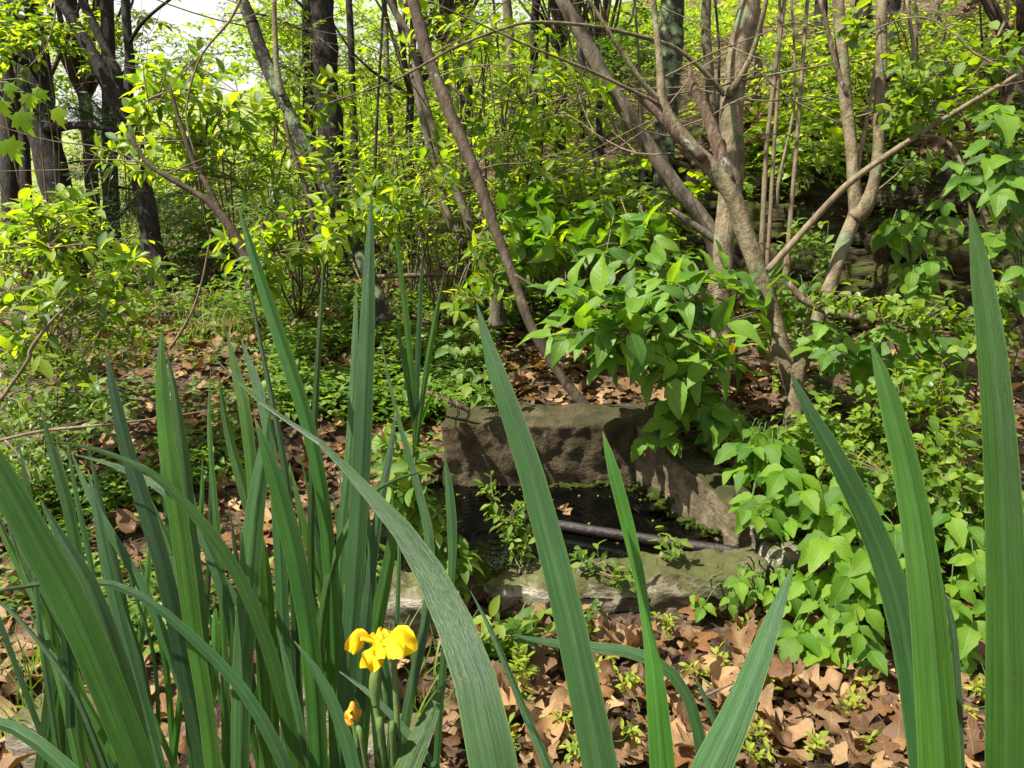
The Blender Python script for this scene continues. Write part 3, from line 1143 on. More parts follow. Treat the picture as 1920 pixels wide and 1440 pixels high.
# big dark pine at the far left
tree('pine_tree', 'massive dark pine trunk at the left edge of the woods',
     [(150, 620, 7.2, 66), (122, 420, 7.2, 58), (102, 330, 7.2, 56), (78, 230, 7.2, 56), (60, 100, 7.2, 56), (38, 0, 7.2, 58)], 'dark_bark', extend=5, up=.9, rough=.1,
     branches=[[(85, 240, 7.1, 22), (150, 235, 6.9, 14), (230, 245, 6.6, 8)], [(70, 130, 7.1, 20), (10, 100, 6.8, 12), (-60, 90, 6.6, 6)]],
     crown_=((-.5, 0, -.5), (2.2, 2.2, 2.0), 40, 1800, .12))
tree('forked_tree', 'dark leaning tree that forks into three trunks near the sky gap',
     [(312, 560, 6.8, 42.6), (285, 450, 6.8, 36.1), (262, 330, 6.8, 34.4), (235, 215, 6.8, 36.1), (185, 125, 6.8, 27.9), (140, 40, 6.8, 21.3), (115, 0, 6.8, 21.3)], 'dark_bark', extend=4,
     branches=[{'p': [(236, 220, 6.8, 26.2), (222, 150, 6.8, 19.7), (195, 85, 6.8, 16.4), (155, 0, 6.8, 16.4)], 'ext': 2},
               {'p': [(240, 225, 6.8, 23.0), (243, 120, 6.8, 18.0), (236, 0, 6.8, 16.4)], 'ext': 2.5},
               {'p': [(240, 85, 6.8, 8.2), (270, 40, 6.6, 6.6), (330, -10, 6.4, 4.9)]}],
     crown_=((-.3, .2, .3), (2.4, 2.2, 1.6), 36, 1900, .11))
tree('shrub_tree', 'brown forked stem leaning left behind the tall iris blades',
     [(462, 485, 4.15, 18.7), (440, 440, 4.15, 17.0), (412, 400, 4.15, 15.3), (380, 370, 4.15, 11.9), (320, 335, 4.15, 10.2), (278, 306, 4.15, 8.5), (240, 250, 4.15, 6.0)], 'brown_bark', extend=0,
     branches=[[(415, 405, 4.15, 13.6), (390, 350, 4.15, 11.0), (365, 305, 4.15, 10.2), (335, 220, 4.15, 6.8), (318, 160, 4.15, 4.2)]])
tree('lichen_tree', 'leaning dark tree mottled with pale lichen in the left woods',
     [(705, 545, 4.3, 25.1), (660, 455, 4.3, 25.1), (622, 385, 4.3, 26.7), (585, 305, 4.3, 25.1), (545, 215, 4.3, 23.6), (505, 130, 4.3, 23.6), (470, 40, 4.3, 22.2), (452, 0, 4.3, 22.2)], 'lichen_bark', extend=4,
     branches=[{'p': [(530, 180, 4.25, 11.9), (520, 130, 4.25, 11.1), (516, 60, 4.25, 9.6), (513, 0, 4.25, 8.9)], 'mat': 'tan_bark', 'ext': 2},
               {'p': [(592, 430, 4.2, 9.6), (575, 360, 4.2, 8.9), (545, 270, 4.2, 8.2), (535, 225, 4.2, 5.9)], 'mat': 'brown_bark'}],
     crown_=((-.2, .2, .2), (2.0, 1.8, 1.4), 30, 1700, .10))
tree('oak_tree', 'straight thick dark trunk behind the lichen covered tree',
     [(632, 430, 7.6, 58), (625, 330, 7.6, 50), (615, 200, 7.6, 47), (604, 0, 7.6, 44)], 'dark_bark', extend=6, up=.9,
     crown_=((0, 0, -.3), (2.4, 2.4, 2.0), 40, 2000, .11))
tree('young_tree', 'slim dark straight trunk just beside the thick dark trunk',
     [(668, 420, 7.4, 17), (664, 250, 7.4, 14), (655, 0, 7.4, 12)], 'dark_bark', extend=3, up=.9, crown_=((0, 0, 0), (1.0, 1.0, 1.0), 12, 500, .09))
tree('grey_tree', 'slender grey tree with twin stems behind the dark leaning trunk',
     [(928, 560, 4.9, 20.4), (890, 450, 4.9, 19.6), (850, 340, 4.9, 17.0), (815, 250, 4.9, 15.3), (785, 150, 4.9, 14.4), (765, 70, 4.9, 13.6), (730, 0, 4.9, 12.8)], 'grey_bark', extend=3,
     branches=[{'p': [(872, 460, 4.88, 17.0), (845, 420, 4.95, 17.0), (820, 330, 4.95, 15.3), (795, 230, 4.95, 13.6), (770, 130, 4.95, 10.2)], 'mat': 'grey_bark'},
               {'p': [(765, 70, 4.9, 10.2), (755, 40, 4.9, 8.5), (765, 0, 4.9, 7.6)], 'ext': 1}],
     crown_=((-.3, .1, .2), (1.6, 1.5, 1.2), 22, 1200, .09))
tree('leaning_tree', 'long dark brown trunk leaning left from behind the basin wall',
     [(1108, 778, 3.62, 18.7), (1050, 705, 3.66, 18.7), (1000, 620, 3.7, 18.7), (960, 515, 3.75, 18.7), (920, 405, 3.8, 20.9), (880, 295, 3.85, 22.3), (840, 205, 3.9, 22.3), (802, 105, 3.95, 22.3), (775, 0, 4.0, 21.6)], 'brown_bark', extend=3.5, sink=.1,
     crown_=((-.2, .4, .3), (1.9, 1.6, 1.2), 28, 1500, .09))
tree('grey_leaning_tree', 'smooth grey trunk leaning left behind the central forked tree',
     [(1350, 500, 4.5, 33.3), (1325, 425, 4.5, 32.0), (1275, 360, 4.5, 29.4), (1225, 285, 4.5, 28.2), (1180, 220, 4.5, 27.5), (1130, 140, 4.5, 27.5), (1090, 70, 4.5, 26.9), (1052, 0, 4.5, 25.6)], 'grey_bark', extend=3.5,
     crown_=((-.2, .6, .4), (2.0, 1.8, 1.3), 28, 1500, .10))
tree('ridged_tree', 'upright rough barked trunk standing at the foot of the mossy ledge',
     [(1240, 475, 6.3, 42), (1242, 380, 6.3, 38), (1250, 200, 6.3, 40), (1262, 0, 6.3, 44)], 'lichen_bark', extend=5, up=.9,
     crown_=((0, .3, 0), (2.2, 2.0, 1.7), 34, 1800, .10))
# central multi stemmed tree
tree('forked_tree', 'tan forked tree with a broken splintered stub right behind the basin',
     [(1505, 800, 3.42, 34.0), (1480, 700, 3.42, 35.5), (1452, 610, 3.42, 33.3), (1425, 520, 3.42, 31.8), (1400, 440, 3.42, 33.3), (1375, 370, 3.42, 34.0), (1335, 315, 3.42, 31.1), (1300, 282, 3.42, 29.6), (1265, 235, 3.42, 22.2), (1243, 190, 3.42, 19.2), (1236, 110, 3.42, 13.3), (1225, 0, 3.42, 10.4)], 'tan_bark', extend=2.0,
     branches=[{'p': [(1365, 345, 3.42, 29.6), (1345, 275, 3.43, 25.2), (1325, 215, 3.44, 20.7), (1300, 160, 3.45, 16.3), (1292, 120, 3.45, 4.4)], 'mat': 'deadwood', 'name': 'broken_stub'},
               {'p': [(1320, 300, 3.39, 19.2), (1270, 255, 3.38, 16.3), (1225, 205, 3.38, 14.8), (1185, 172, 3.38, 10.4)], 'mat': 'deadwood', 'name': 'dead_limb'},
               {'p': [(1240, 192, 3.42, 11.1), (1205, 155, 3.38, 8.9), (1155, 80, 3.34, 7.4), (1108, 5, 3.3, 6.7), (1090, -30, 3.3, 5.9)]},
               {'p': [(1235, 195, 3.4, 8.9), (1185, 170, 3.35, 6.7), (1100, 130, 3.3, 5.9), (1000, 90, 3.2, 4.4), (900, 45, 3.1, 3.7), (800, 0, 3.0, 3.0)]}],
     crown_=((-.1, .3, .2), (1.3, 1.2, .8), 18, 800, .09))
tree('young_tree', 'upright tan trunk with a pale side branch behind the splintered stub',
     [(1352, 600, 3.85, 36.1), (1358, 480, 3.85, 37.7), (1366, 380, 3.85, 41.0), (1372, 300, 3.85, 42.6), (1370, 200, 3.85, 45.1), (1385, 100, 3.85, 42.6), (1405, 0, 3.85, 41.0)], 'tan_bark', extend=3.5, up=.7,
     branches=[{'p': [(1362, 180, 3.8, 19.7), (1385, 150, 3.75, 13.1), (1412, 95, 3.7, 9.8), (1432, 20, 3.65, 9.0), (1445, -40, 3.6, 8.2)], 'ext': .8},
               {'p': [(1358, 178, 3.8, 11.5), (1320, 135, 3.75, 9.0), (1265, 90, 3.7, 8.2), (1190, 66, 3.6, 7.4), (1100, 48, 3.5, 6.6), (1000, 42, 3.4, 6.1), (940, 55, 3.3, 5.7), (850, 90, 3.2, 4.9), (740, 150, 3.1, 4.1), (610, 195, 3.0, 2.5)]},
               {'p': [(1355, 300, 3.8, 8.2), (1345, 240, 3.78, 6.6), (1320, 200, 3.75, 4.1)]},
               {'p': [(1352, 160, 3.8, 4.9), (1420, 145, 3.75, 4.1), (1530, 125, 3.7, 3.3), (1600, 110, 3.7, 2.5)]}],
     crown_=((.2, .3, .3), (1.8, 1.6, 1.2), 26, 1400, .09))
tree('wishbone_tree', 'pale slender tree with a knotted fork, two upright lichen stems, right of the forked tree',
     [(1490, 775, 3.36, 29.5), (1500, 690, 3.36, 27.9), (1530, 610, 3.36, 27.1), (1556, 530, 3.36, 26.2), (1575, 470, 3.36, 25.4), (1600, 410, 3.36, 27.1), (1603, 380, 3.36, 25.4), (1597, 280, 3.36, 23.0), (1585, 170, 3.36, 23.0), (1575, 70, 3.36, 21.3), (1570, 0, 3.36, 20.5)], 'tan_bark', extend=2.5,
     branches=[{'p': [(1602, 408, 3.34, 27.9), (1622, 390, 3.34, 31.2), (1640, 345, 3.34, 22.1), (1648, 280, 3.34, 21.3), (1650, 190, 3.34, 20.5), (1652, 90, 3.34, 20.5), (1650, 0, 3.34, 19.7)], 'mat': 'lichen_tan', 'ext': 2.2} if False else
               {'p': [(1600, 410, 3.34, 27.9), (1620, 392, 3.34, 31.2), (1638, 345, 3.34, 22.1), (1648, 280, 3.34, 21.3), (1650, 190, 3.34, 20.5), (1652, 90, 3.34, 20.5), (1650, 0, 3.34, 19.7)], 'ext': 2.2},
               {'p': [(1588, 180, 3.34, 8.2), (1570, 130, 3.34, 9.0), (1552, 60, 3.33, 9.0), (1538, 0, 3.33, 8.2)], 'mat': 'deadwood', 'name': 'dead_limb'},
               {'p': [(1660, 150, 3.34, 13.1), (1682, 132, 3.3, 11.5), (1694, 112, 3.28, 4.9)], 'mat': 'lichen_bark', 'name': 'broken_stub'}],
     crown_=((.1, .3, .3), (1.5, 1.4, 1.0), 22, 1100, .085))
tree('fallen_sapling', 'thin bare pole leaning diagonally up to the right across the slope',
     [(1440, 508, 3.3, 14), (1500, 440, 3.28, 13), (1590, 345, 3.22, 13), (1700, 268, 3.15, 11), (1800, 205, 3.05, 10), (1930, 128, 2.95, 9), (2100, 40, 2.8, 7)], 'twig', extend=0, sink=0, sides=8, cat='sapling',
     branches=[{'p': [(1720, 252, 3.12, 5), (1770, 262, 3.1, 6), (1800, 300, 3.08, 6), (1840, 400, 3.05, 5), (1870, 500, 3.0, 4)], 'name': 'branch'},
               {'p': [(1895, 140, 2.98, 5), (1880, 128, 2.98, 5), (1820, 95, 3.0, 4), (1790, 60, 3.0, 3)]}])
sap = [(1428, 470, 1440, 250, 1472, 0, 10), (1440, 462, 1456, 200, 1462, 20, 8), (1478, 458, 1495, 250, 1512, 30, 9), (1462, 330, 1490, 180, 1484, -10, 6), (1610, 300, 1630, 200, 1645, 100, 8)]
slab_lb = ['thin bare sapling stem nearest the vertical tan trunk', 'thinner sapling stem second from the vertical tan trunk', 'bare sapling stem left of the wishbone tree fork', 'crooked thin sapling on the sunny slope', 'slim sapling between the two stems of the wishbone tree']
for (x0, y0_, x1, y1_, x2, y2_, w), lb in zip(sap, slab_lb):
    tree('sapling', lb, [(x0, y0_, 4.3, w), (x1, y1_, 4.3, w * .9), (x2, y2_, 4.3, w * .8)], 'twig', extend=1.2, sides=7, cat='sapling', group='bare saplings on the slope')

thin_lb = ['hair thin sapling left of the rough barked trunk', 'thin dark sapling right of the rough barked trunk', 'slim leaning sapling above the mossy ledge', 'thin sapling among the leaves left of the leaning grey trunk', 'thin sapling behind the long arching branch',
           'whip thin sapling at the far side of the slope', 'thin stem right of the lichen stem', 'leaning whip near the upper corner of the slope', 'thin dark whip beside the slim twin stemmed tree']
for (x0, y0_, x1, y1_, x2, y2_, w, t, mt), lb in zip([(1205, 330, 1200, 160, 1190, -10, 6, 5.6, 'grey_bark'), (1345, 260, 1348, 100, 1340, -10, 6, 5.8, 'dark_bark'), (1120, 330, 1095, 200, 1060, 40, 6, 5.4, 'grey_bark'), (1010, 330, 1022, 180, 1030, 10, 7, 5.2, 'dark_bark'),
        (945, 330, 940, 170, 925, 0, 6, 5.3, 'grey_bark'), (1850, 190, 1842, 90, 1836, -10, 5, 5.5, 'brown_bark'), (1712, 240, 1720, 120, 1716, -10, 6, 5.4, 'grey_bark'), (1900, 160, 1870, 60, 1850, -20, 6, 5.2, 'brown_bark'), (700, 420, 706, 240, 716, 60, 6, 5.6, 'dark_bark')], thin_lb):
    tree('sapling', lb, [(x0, y0_, t, w), (x1, y1_, t, w * .9), (x2, y2_, t, w * .8)], mt, extend=1.2, sides=6, cat='sapling', group='bare saplings on the slope')

# background trunks
bgt = [(1050, 300, 1052, 100, 11, 22, 'dark_bark'), (1088, 260, 1086, 60, 12, 16, 'dark_bark'), (1000, 250, 1005, 0, 11, 18, 'dark_bark'), (960, 240, 950, 0, 13, 20, 'grey_bark'),
       (1335, 210, 1325, 0, 9.5, 20, 'grey_bark'), (1545, 160, 1540, 0, 12, 26, 'dark_bark'), (1615, 90, 1620, 0, 12, 34, 'dark_bark'), (1665, 90, 1670, 0, 11, 40, 'dark_bark'),
       (1708, 100, 1702, 0, 8, 14, 'grey_bark'), (1820, 60, 1818, 0, 10, 18, 'grey_bark'), (1900, 250, 1912, 100, 5, 34, 'brown_bark'), (875, 300, 868, 0, 10, 26, 'dark_bark'),
       (845, 380, 835, 100, 8.5, 12, 'grey_bark'), (740, 330, 720, 0, 9, 12, 'grey_bark'), (765, 370, 770, 180, 8, 16, 'dark_bark'), (1130, 330, 1125, 120, 9, 12, 'dark_bark'),
       (25, 520, 15, 0, 9, 34, 'dark_bark'), (190, 560, 160, 200, 9.5, 26, 'dark_bark'), (60, 600, 45, 250, 8.2, 22, 'dark_bark'), (1760, 130, 1765, 0, 9, 10, 'tan_bark'), (1420, 160, 1418, 0, 10, 16, 'grey_bark')]
bgl = ['dark trunk standing among the sunlit leaves left of the grey leaning trunk', 'slim dark trunk beside another dark one past the grey leaning trunk', 'straight dark trunk behind the arching bare branch',
       'grey trunk far up behind the arching bare branch', 'pale thin trunk between the rough trunk and the tan trunk', 'dark trunk at the top of the slope behind the thin saplings', 'thick dark trunk high between the wishbone stems',
       'thick dark trunk high behind the lichen stem', 'thin grey trunk on the slope past the lichen stem', 'grey trunk near the top corner of the slope', 'short brown trunk at the edge above the broad leaves', 'dark trunk behind the leafy thicket in the middle',
       'thin grey stem beside the dark leaning trunk', 'thin grey stem behind the slim twin stemmed tree', 'short dark trunk in the middle thicket', 'thin dark stem by the mossy ledge', 'dark trunk at the very left edge of the woods',
       'dark trunk between the pine and the leaning forked tree', 'thin dark trunk in front of the massive pine', 'very thin pale trunk up on the slope', 'grey trunk far behind the upright tan trunk']
for (x0, y0_, x1, y1_, t, w, mt), lb in zip(bgt, bgl):
    g, tt = G(x0, y0_)
    base = P(x0, y0_, t)
    d = base.z - hz(base.x, base.y)
    root = thing('forest_tree', lb, 'tree', (base.x, base.y, base.z - max(d, 0)), 'trunks in the woods behind')
    off = tuple(root.location)
    w3, r3 = path3([(x0, y0_, t, w), ((x0 + x1) / 2 + R.uniform(-5, 5), (y0_ + y1_) / 2, t, w * .94), (x1, y1_, t, w * .88)])
    w3 = np.vstack([np.array(off) + [0, 0, -.1], w3, w3[-1] + (w3[-1] - w3[-2]) * 1.6 + np.array([R.uniform(-.2, .2), 0, 1.0])])
    r3 = np.concatenate([[r3[0] * 1.25], r3, [r3[-1] * .6]])
    a = cat_rom(np.hstack([w3, r3[:, None]]), 40)
    v, f, u = tube(a[:, :3], np.maximum(a[:, 3], .004), 9, .14, R.uniform(0, 9))
    link('trunk', make_mesh('trunk', v - np.array(off), f, M[mt], u), root)
    crown(root, off, w3[-1] + np.array([0, 0, -.1]), (1.3, 1.3, 1.0), 16, 650, .45, .11, attach=w3[-2], mat='far_leaf')

# ------------------------------------------------------------------ woods far behind
def spray(add, T, p, d, ln, n, size):
    """a leafy twig: leaves to either side of a thin arching line"""
    d = d.normalized()
    sd = d.cross(Vector((0, 0, 1)))
    sd = sd.normalized() if sd.length > .05 else Vector((1, 0, 0))
    bend = Vector((R.gauss(0, .2), R.gauss(0, .2), -.35))
    pts = [p + d * ln * k + bend * ln * k * k * .6 for k in (0, .5, 1)]
    if T is not None:
        T.add([tuple(q) for q in pts], [.0028, .002, .0012], 3)
    for i in range(n):
        k = (i + .6) / n
        q = p + d * ln * k + bend * ln * k * k * .6
        sg = 1 if i % 2 else -1
        ax = d * R.uniform(.35, .8) + sd * sg * R.uniform(.5, 1) + Vector((0, 0, R.uniform(-.45, .15)))
        add(q, ax, Vector((R.gauss(0, .3), R.gauss(0, .3), 1)), size * R.uniform(.55, 1.2) * (1 - .3 * abs(k - .5)))


def far_mass(name, lst, mat, size, kind='stuff', shape='tiny'):
    pp, dd, nn, ss = [], [], [], []
    for (px, py, rx, ry, t, dt, n, ncl) in lst:
        cl = [(R.gauss(0, .5), R.gauss(0, .5), R.uniform(-1, 1)) for _ in range(ncl)]
        def put(q, ax, nm, sz):
            if q.z > hz(q.x, q.y) + .02:
                pp.append(tuple(q))
                dd.append(tuple(ax))
                nn.append(tuple(nm))
                ss.append(sz)
        for _ in range(int(n * 1.45) // 9):
            c = cl[R.randrange(ncl)]
            q = P(px + rx * (c[0] + R.gauss(0, .15)), py + ry * (c[1] + R.gauss(0, .14)), t + dt * c[2] + R.gauss(0, .3))
            spray(put, None, q, Vector((R.gauss(0, 1), R.gauss(0, 1), R.gauss(.1, .3))), R.uniform(.35, .8), 9, size * R.uniform(.5, 1.15))
    return merged_leaves(name, shape, mat, pp, dd, nn, ss, None, (0, 0, 0), kind)


far_mass('far_woods', [(900, 120, 500, 160, 17, 3, 15000, 130), (1400, 50, 500, 90, 17, 3, 9000, 90), (600, 300, 300, 140, 14, 2.5, 8000, 80),
                       (100, 430, 400, 120, 19, 3, 6000, 60), (60, 80, 120, 120, 15, 2, 2600, 30), (560, 60, 120, 90, 17, 2, 2600, 30),
                       (380, 330, 160, 50, 20, 3, 2200, 20), (-60, 300, 160, 300, 16, 3, 3000, 30), (1150, 250, 260, 80, 13, 2, 5000, 50), (-500, 260, 300, 160, 18, 3, 5000, 50)], 'far_leaf', .17)


def understory(name, label, group, px, py, rx, ry, t, dt, n, ncl, size=.08, mat='shrub_leaf', shape='ellip', cat='shrub', base_py=None):
    """one leafy bush or sapling crown of the middle distance"""
    b = P(px, base_py or (py + ry), t)
    b.z = hz(b.x, b.y)
    root = thing(name, label, cat, b, group)
    cl = [P(px + rx * R.gauss(0, .5), py + ry * R.gauss(0, .5), t + dt * R.uniform(-1, 1)) for _ in range(ncl)]
    T = Tubes()
    LV = Leaves()
    forks = [b + Vector((R.gauss(0, .12), R.gauss(0, .12), 0)) for _ in range(3)]
    for ci, c in enumerate(cl):
        g = hz(c.x, c.y)
        if c.z < g + .08:
            c.z = g + R.uniform(.08, .3)
        q = forks[R.randrange(3)]
        mid = q.lerp(c, .55) + Vector((R.gauss(0, .08), R.gauss(0, .08), .15))
        if ci % 4 == 0:
            T.add(cat_rom([tuple(q), tuple(mid), tuple(c)], 7), np.linspace(.010, .003, 7), 4)
    def put(q, ax, nm, sz):
        if q.z > hz(q.x, q.y) + .01:
            LV.add(q, ax, nm, sz)
    for _ in range(int(n * 1.2) // 8):
        c = cl[R.randrange(ncl)] + Vector((R.gauss(0, .08), R.gauss(0, .08), R.gauss(0, .06)))
        spray(put, T, c, Vector((R.gauss(0, 1), R.gauss(0, 1), R.gauss(.15, .35))), R.uniform(.2, .42), 8, size * R.uniform(.7, 1.15))
    link('stem', T.mesh('stem', M['twig'], b), root)
    LV.emit(shape, mat, root, b, False)
    return root


ug = 'understory bushes in the woods'
for a in [
    ('understory_bush', 'bright bush around the foot of the straight thick dark trunk', 640, 330, 130, 90, 8.4, .4, 900, 34),
    ('understory_bush', 'yellow green thicket left of the long leaning brown trunk', 770, 300, 110, 120, 6.2, .6, 900, 34),
    ('understory_bush', 'leafy bush between the leaning brown trunk and the grey trunk', 1000, 190, 120, 110, 6.4, .8, 900, 34),
    ('understory_bush', 'bush growing on the mossy ledge behind the broad leaved shrub', 1090, 350, 130, 60, 5.2, .5, 700, 30),
    ('understory_bush', 'dark green bush left of the brown forked stem', 400, 420, 90, 80, 7.6, .5, 1000, 34),
    ('understory_bush', 'shaded bush in the hollow by the dark forked tree foot', 450, 330, 80, 80, 8.2, .5, 900, 30),
    ('understory_bush', 'sunlit bush along the slope top past the upright tan trunk', 1480, 130, 90, 90, 7.5, .8, 900, 34),
    ('understory_bush', 'sunlit bush on the slope behind the wishbone tree', 1600, 110, 90, 60, 7.0, .8, 700, 26),
    ('understory_bush', 'leafy bush near the upper edge of the slope', 1750, 60, 100, 50, 6.5, .8, 600, 26),
    ('understory_bush', 'leafy bush high behind the rough barked trunk', 1200, 90, 100, 80, 8.5, .8, 900, 34),
    ('understory_bush', 'bush of pale leaves hanging over the top of the leaning brown trunk', 870, 90, 110, 90, 5.4, .6, 600, 28),
    ('understory_bush', 'high leafy bush right of the straight thick dark trunk', 710, 150, 80, 90, 8.4, .4, 600, 26),
    ('understory_bush', 'low bright bush on the slope left of the leaning trunk foot', 840, 420, 80, 60, 5.4, .5, 500, 24),
    ('understory_tree', 'pale green young tree crown over the left sky gap', 180, 70, 120, 70, 8.6, .6, 900, 34),
    ('understory_tree', 'young tree with thin foliage just right of the sky gap', 545, 70, 80, 70, 8.0, .6, 600, 24),
    ('understory_tree', 'loose green tree crown hanging over the top left corner', 30, 60, 80, 70, 6.6, .5, 500, 20),
    ('understory_tree', 'small tree whose leaves fringe the bottom of the sky gap', 360, 120, 110, 45, 8.0, .5, 500, 22),
    ('understory_bush', 'dense low bush across the slope left of the rough barked trunk', 1010, 420, 110, 50, 5.4, .5, 800, 30),
    ('understory_bush', 'low leafy bush under the grey leaning trunk', 1180, 400, 90, 60, 5.0, .4, 600, 24),
    ('understory_bush', 'shaded bush growing from the dark hollow behind the wishbone tree', 1530, 260, 60, 50, 5.4, .4, 450, 18),
    ('understory_bush', 'bush filling the gap left of the thick dark trunk', 530, 380, 90, 90, 6.0, .5, 800, 30),
]:
    understory(a[0], a[1], ug, *a[2:], size=R.uniform(.055, .11), mat=R.choice(('shrub_leaf', 'far_leaf', 'far_leaf', 'shrub_leaf', 'deep_leaf')), shape=R.choice(('ellip', 'ellip', 'obov', 'box')))
understory('understory_bush', 'dark dense bush in the hollow between the forked trees', ug, 390, 450, 80, 70, 7.4, .5, 1300, 40, mat='deep_leaf')
understory('understory_bush', 'deep green bush right of the dark forked tree foot', ug, 340, 380, 80, 70, 8.6, .5, 1100, 34, mat='deep_leaf')
understory('understory_bush', 'green thicket behind the slim twin stemmed tree', ug, 700, 400, 110, 90, 7.0, .6, 1000, 34)
understory('understory_bush', 'leafy low bush along the top of the dark rock bank', ug, 1560, 200, 120, 50, 6.2, .6, 700, 28)
understory('understory_bush', 'low plants at the upper end of the sunny slope', ug, 1800, 120, 100, 50, 5.8, .6, 600, 24)
understory('understory_bush', 'shaded bush beneath the evergreen boughs at the left', ug, 200, 500, 130, 100, 8.5, .6, 900, 34)
understory('understory_bush', 'hazel green bush below the massive pine', ug, 60, 480, 120, 100, 6.4, .5, 800, 30)


def evergreen(name, label, base, boughs, mat='needle', group=None):
    b = P(*base)
    b.z = hz(b.x, b.y)
    root = thing(name, label, 'evergreen', b, group)
    T = Tubes()
    pp, dd, nn, ss = [], [], [], []
    for (x0, y0_, x1, y1_, t, n) in boughs:
        A, B = P(x0, y0_, t), P(x1, y1_, t + R.uniform(-.5, .5))
        pa = cat_rom([tuple(A), tuple(A.lerp(B, .5) + Vector((0, 0, .08))), tuple(B)], 10)
        T.add(pa, np.linspace(.018, .004, 10), 5)
        for _ in range(n):
            k = R.uniform(.15, 1)
            c = Vector(pa[int(k * 9)]) + Vector((R.gauss(0, .1), R.gauss(0, .14), R.gauss(-.04, .08)))
            for _ in range(9):
                pp.append(tuple(c + rv(.012)))
                dd.append((R.gauss(0, 1), R.gauss(0, 1), R.gauss(-.25, .6)))
                nn.append((R.gauss(0, 1), R.gauss(0, 1), 1))
                ss.append(R.uniform(.05, .11))
    tr_ = np.array([tuple(b), tuple(P(base[0] - 8, 330, base[2])), tuple(P(base[0] - 14, 0, base[2])), tuple(P(base[0] - 18, -300, base[2]))])
    v, f, u = tube(cat_rom(tr_, 24), np.linspace(.09, .05, 24), 8, .1)
    link('trunk', make_mesh('trunk', v - np.array(b), f, M['dark_bark'], u), root)
    link('limbs', T.mesh('limbs', M['dark_bark'], b), root)
    merged_leaves('needles', 'needle', mat, pp, dd, nn, ss, root, tuple(b), None)


evergreen('hemlock_tree', 'dark feathery evergreen beside the sky gap at the left', (215, 560, 7.6),
          [(215, 250, 100, 200, 7.4, 130), (215, 260, 160, 180, 7.3, 110), (215, 330, 110, 310, 7.3, 130), (215, 350, 300, 400, 7.2, 110), (210, 180, 260, 120, 7.4, 60), (215, 430, 120, 460, 7.4, 90), (215, 300, 190, 270, 7.2, 70), (220, 410, 290, 380, 7.0, 90)])
evergreen('hemlock_tree', 'thin evergreen with drooping boughs against the bright sky', (590, 430, 9.0),
          [(575, 60, 420, 25, 8.8, 60), (575, 90, 660, 70, 8.8, 60), (575, 130, 500, 130, 8.8, 60), (575, 20, 500, -20, 8.8, 60)])

# ------------------------------------------------------------------ mid distance shrubs with separate leaves
shrub('leafy_shrub', 'sunlit shrub of glowing whorled leaves in front of the sky gap', 'shrub', G(445, 520)[0],
      [(420, 160, 170, 70, 4.7, .4, 52), (330, 230, 130, 60, 4.6, .4, 40), (480, 280, 150, 80, 4.8, .4, 46), (300, 150, 60, 50, 4.5, .3, 14), (600, 190, 90, 60, 4.9, .3, 24), (250, 300, 70, 40, 4.5, .3, 14)],
      'ellip', 'shrub_leaf', .105, 6, nstem=9, r0=.014, spread=.9, limit=300)
shrub('leafy_shrub', 'shrub of narrow pointed leaves at the left edge', 'shrub', G(110, 700)[0],
      [(100, 430, 140, 70, 3.3, .3, 40), (150, 520, 150, 80, 3.25, .3, 40), (60, 590, 110, 90, 3.2, .3, 34), (260, 495, 50, 25, 3.3, .2, 6), (130, 390, 60, 30, 3.3, .2, 10)],
      'ellip', 'shrub_leaf', .085, 6, nstem=10, r0=.011, spread=.9)
shrub('leafy_shrub', 'small bright shrub just behind the tall iris blades', 'shrub', G(560, 600)[0],
      [(480, 470, 80, 50, 4.2, .3, 22), (560, 440, 90, 50, 4.4, .3, 24), (640, 420, 80, 60, 4.1, .2, 24), (470, 520, 50, 40, 4.1, .2, 12), (590, 300, 60, 40, 4.1, .1, 6)],
      'ellip', 'shrub_leaf', .10, 6, nstem=7, r0=.01, spread=.9)
shrub('leafy_shrub', 'low sunny shrub right of the tall iris blades', 'shrub', G(780, 480)[0],
      [(770, 350, 100, 50, 4.5, .3, 24), (830, 300, 70, 50, 4.6, .3, 14), (720, 420, 60, 40, 4.5, .3, 12), (960, 300, 80, 70, 4.4, .3, 20)],
      'ellip', 'shrub_leaf', .10, 6, nstem=7, r0=.009, spread=.9)
shrub('leafy_shrub', 'tangle of small leaves low at the left margin', 'shrub', G(80, 830)[0],
      [(70, 720, 120, 70, 3.2, .3, 60), (180, 650, 120, 60, 3.6, .3, 50), (40, 840, 80, 70, 2.9, .3, 40), (150, 770, 120, 60, 3.1, .3, 46)],
      'ellip', 'herb_leaf', .048, 6, nstem=10, r0=.006, spread=.9, limit=120)
shrub('leafy_shrub', 'high bough of yellow green leaves over the middle of the woods', 'shrub', G(900, 470)[0],
      [(950, 120, 140, 90, 4.6, .5, 46), (830, 60, 80, 60, 4.4, .4, 20), (1080, 200, 80, 60, 4.6, .4, 20), (930, 230, 90, 60, 4.5, .4, 24)],
      'ellip', 'shrub_leaf', .095, 5, nstem=8, r0=.010, spread=.9)
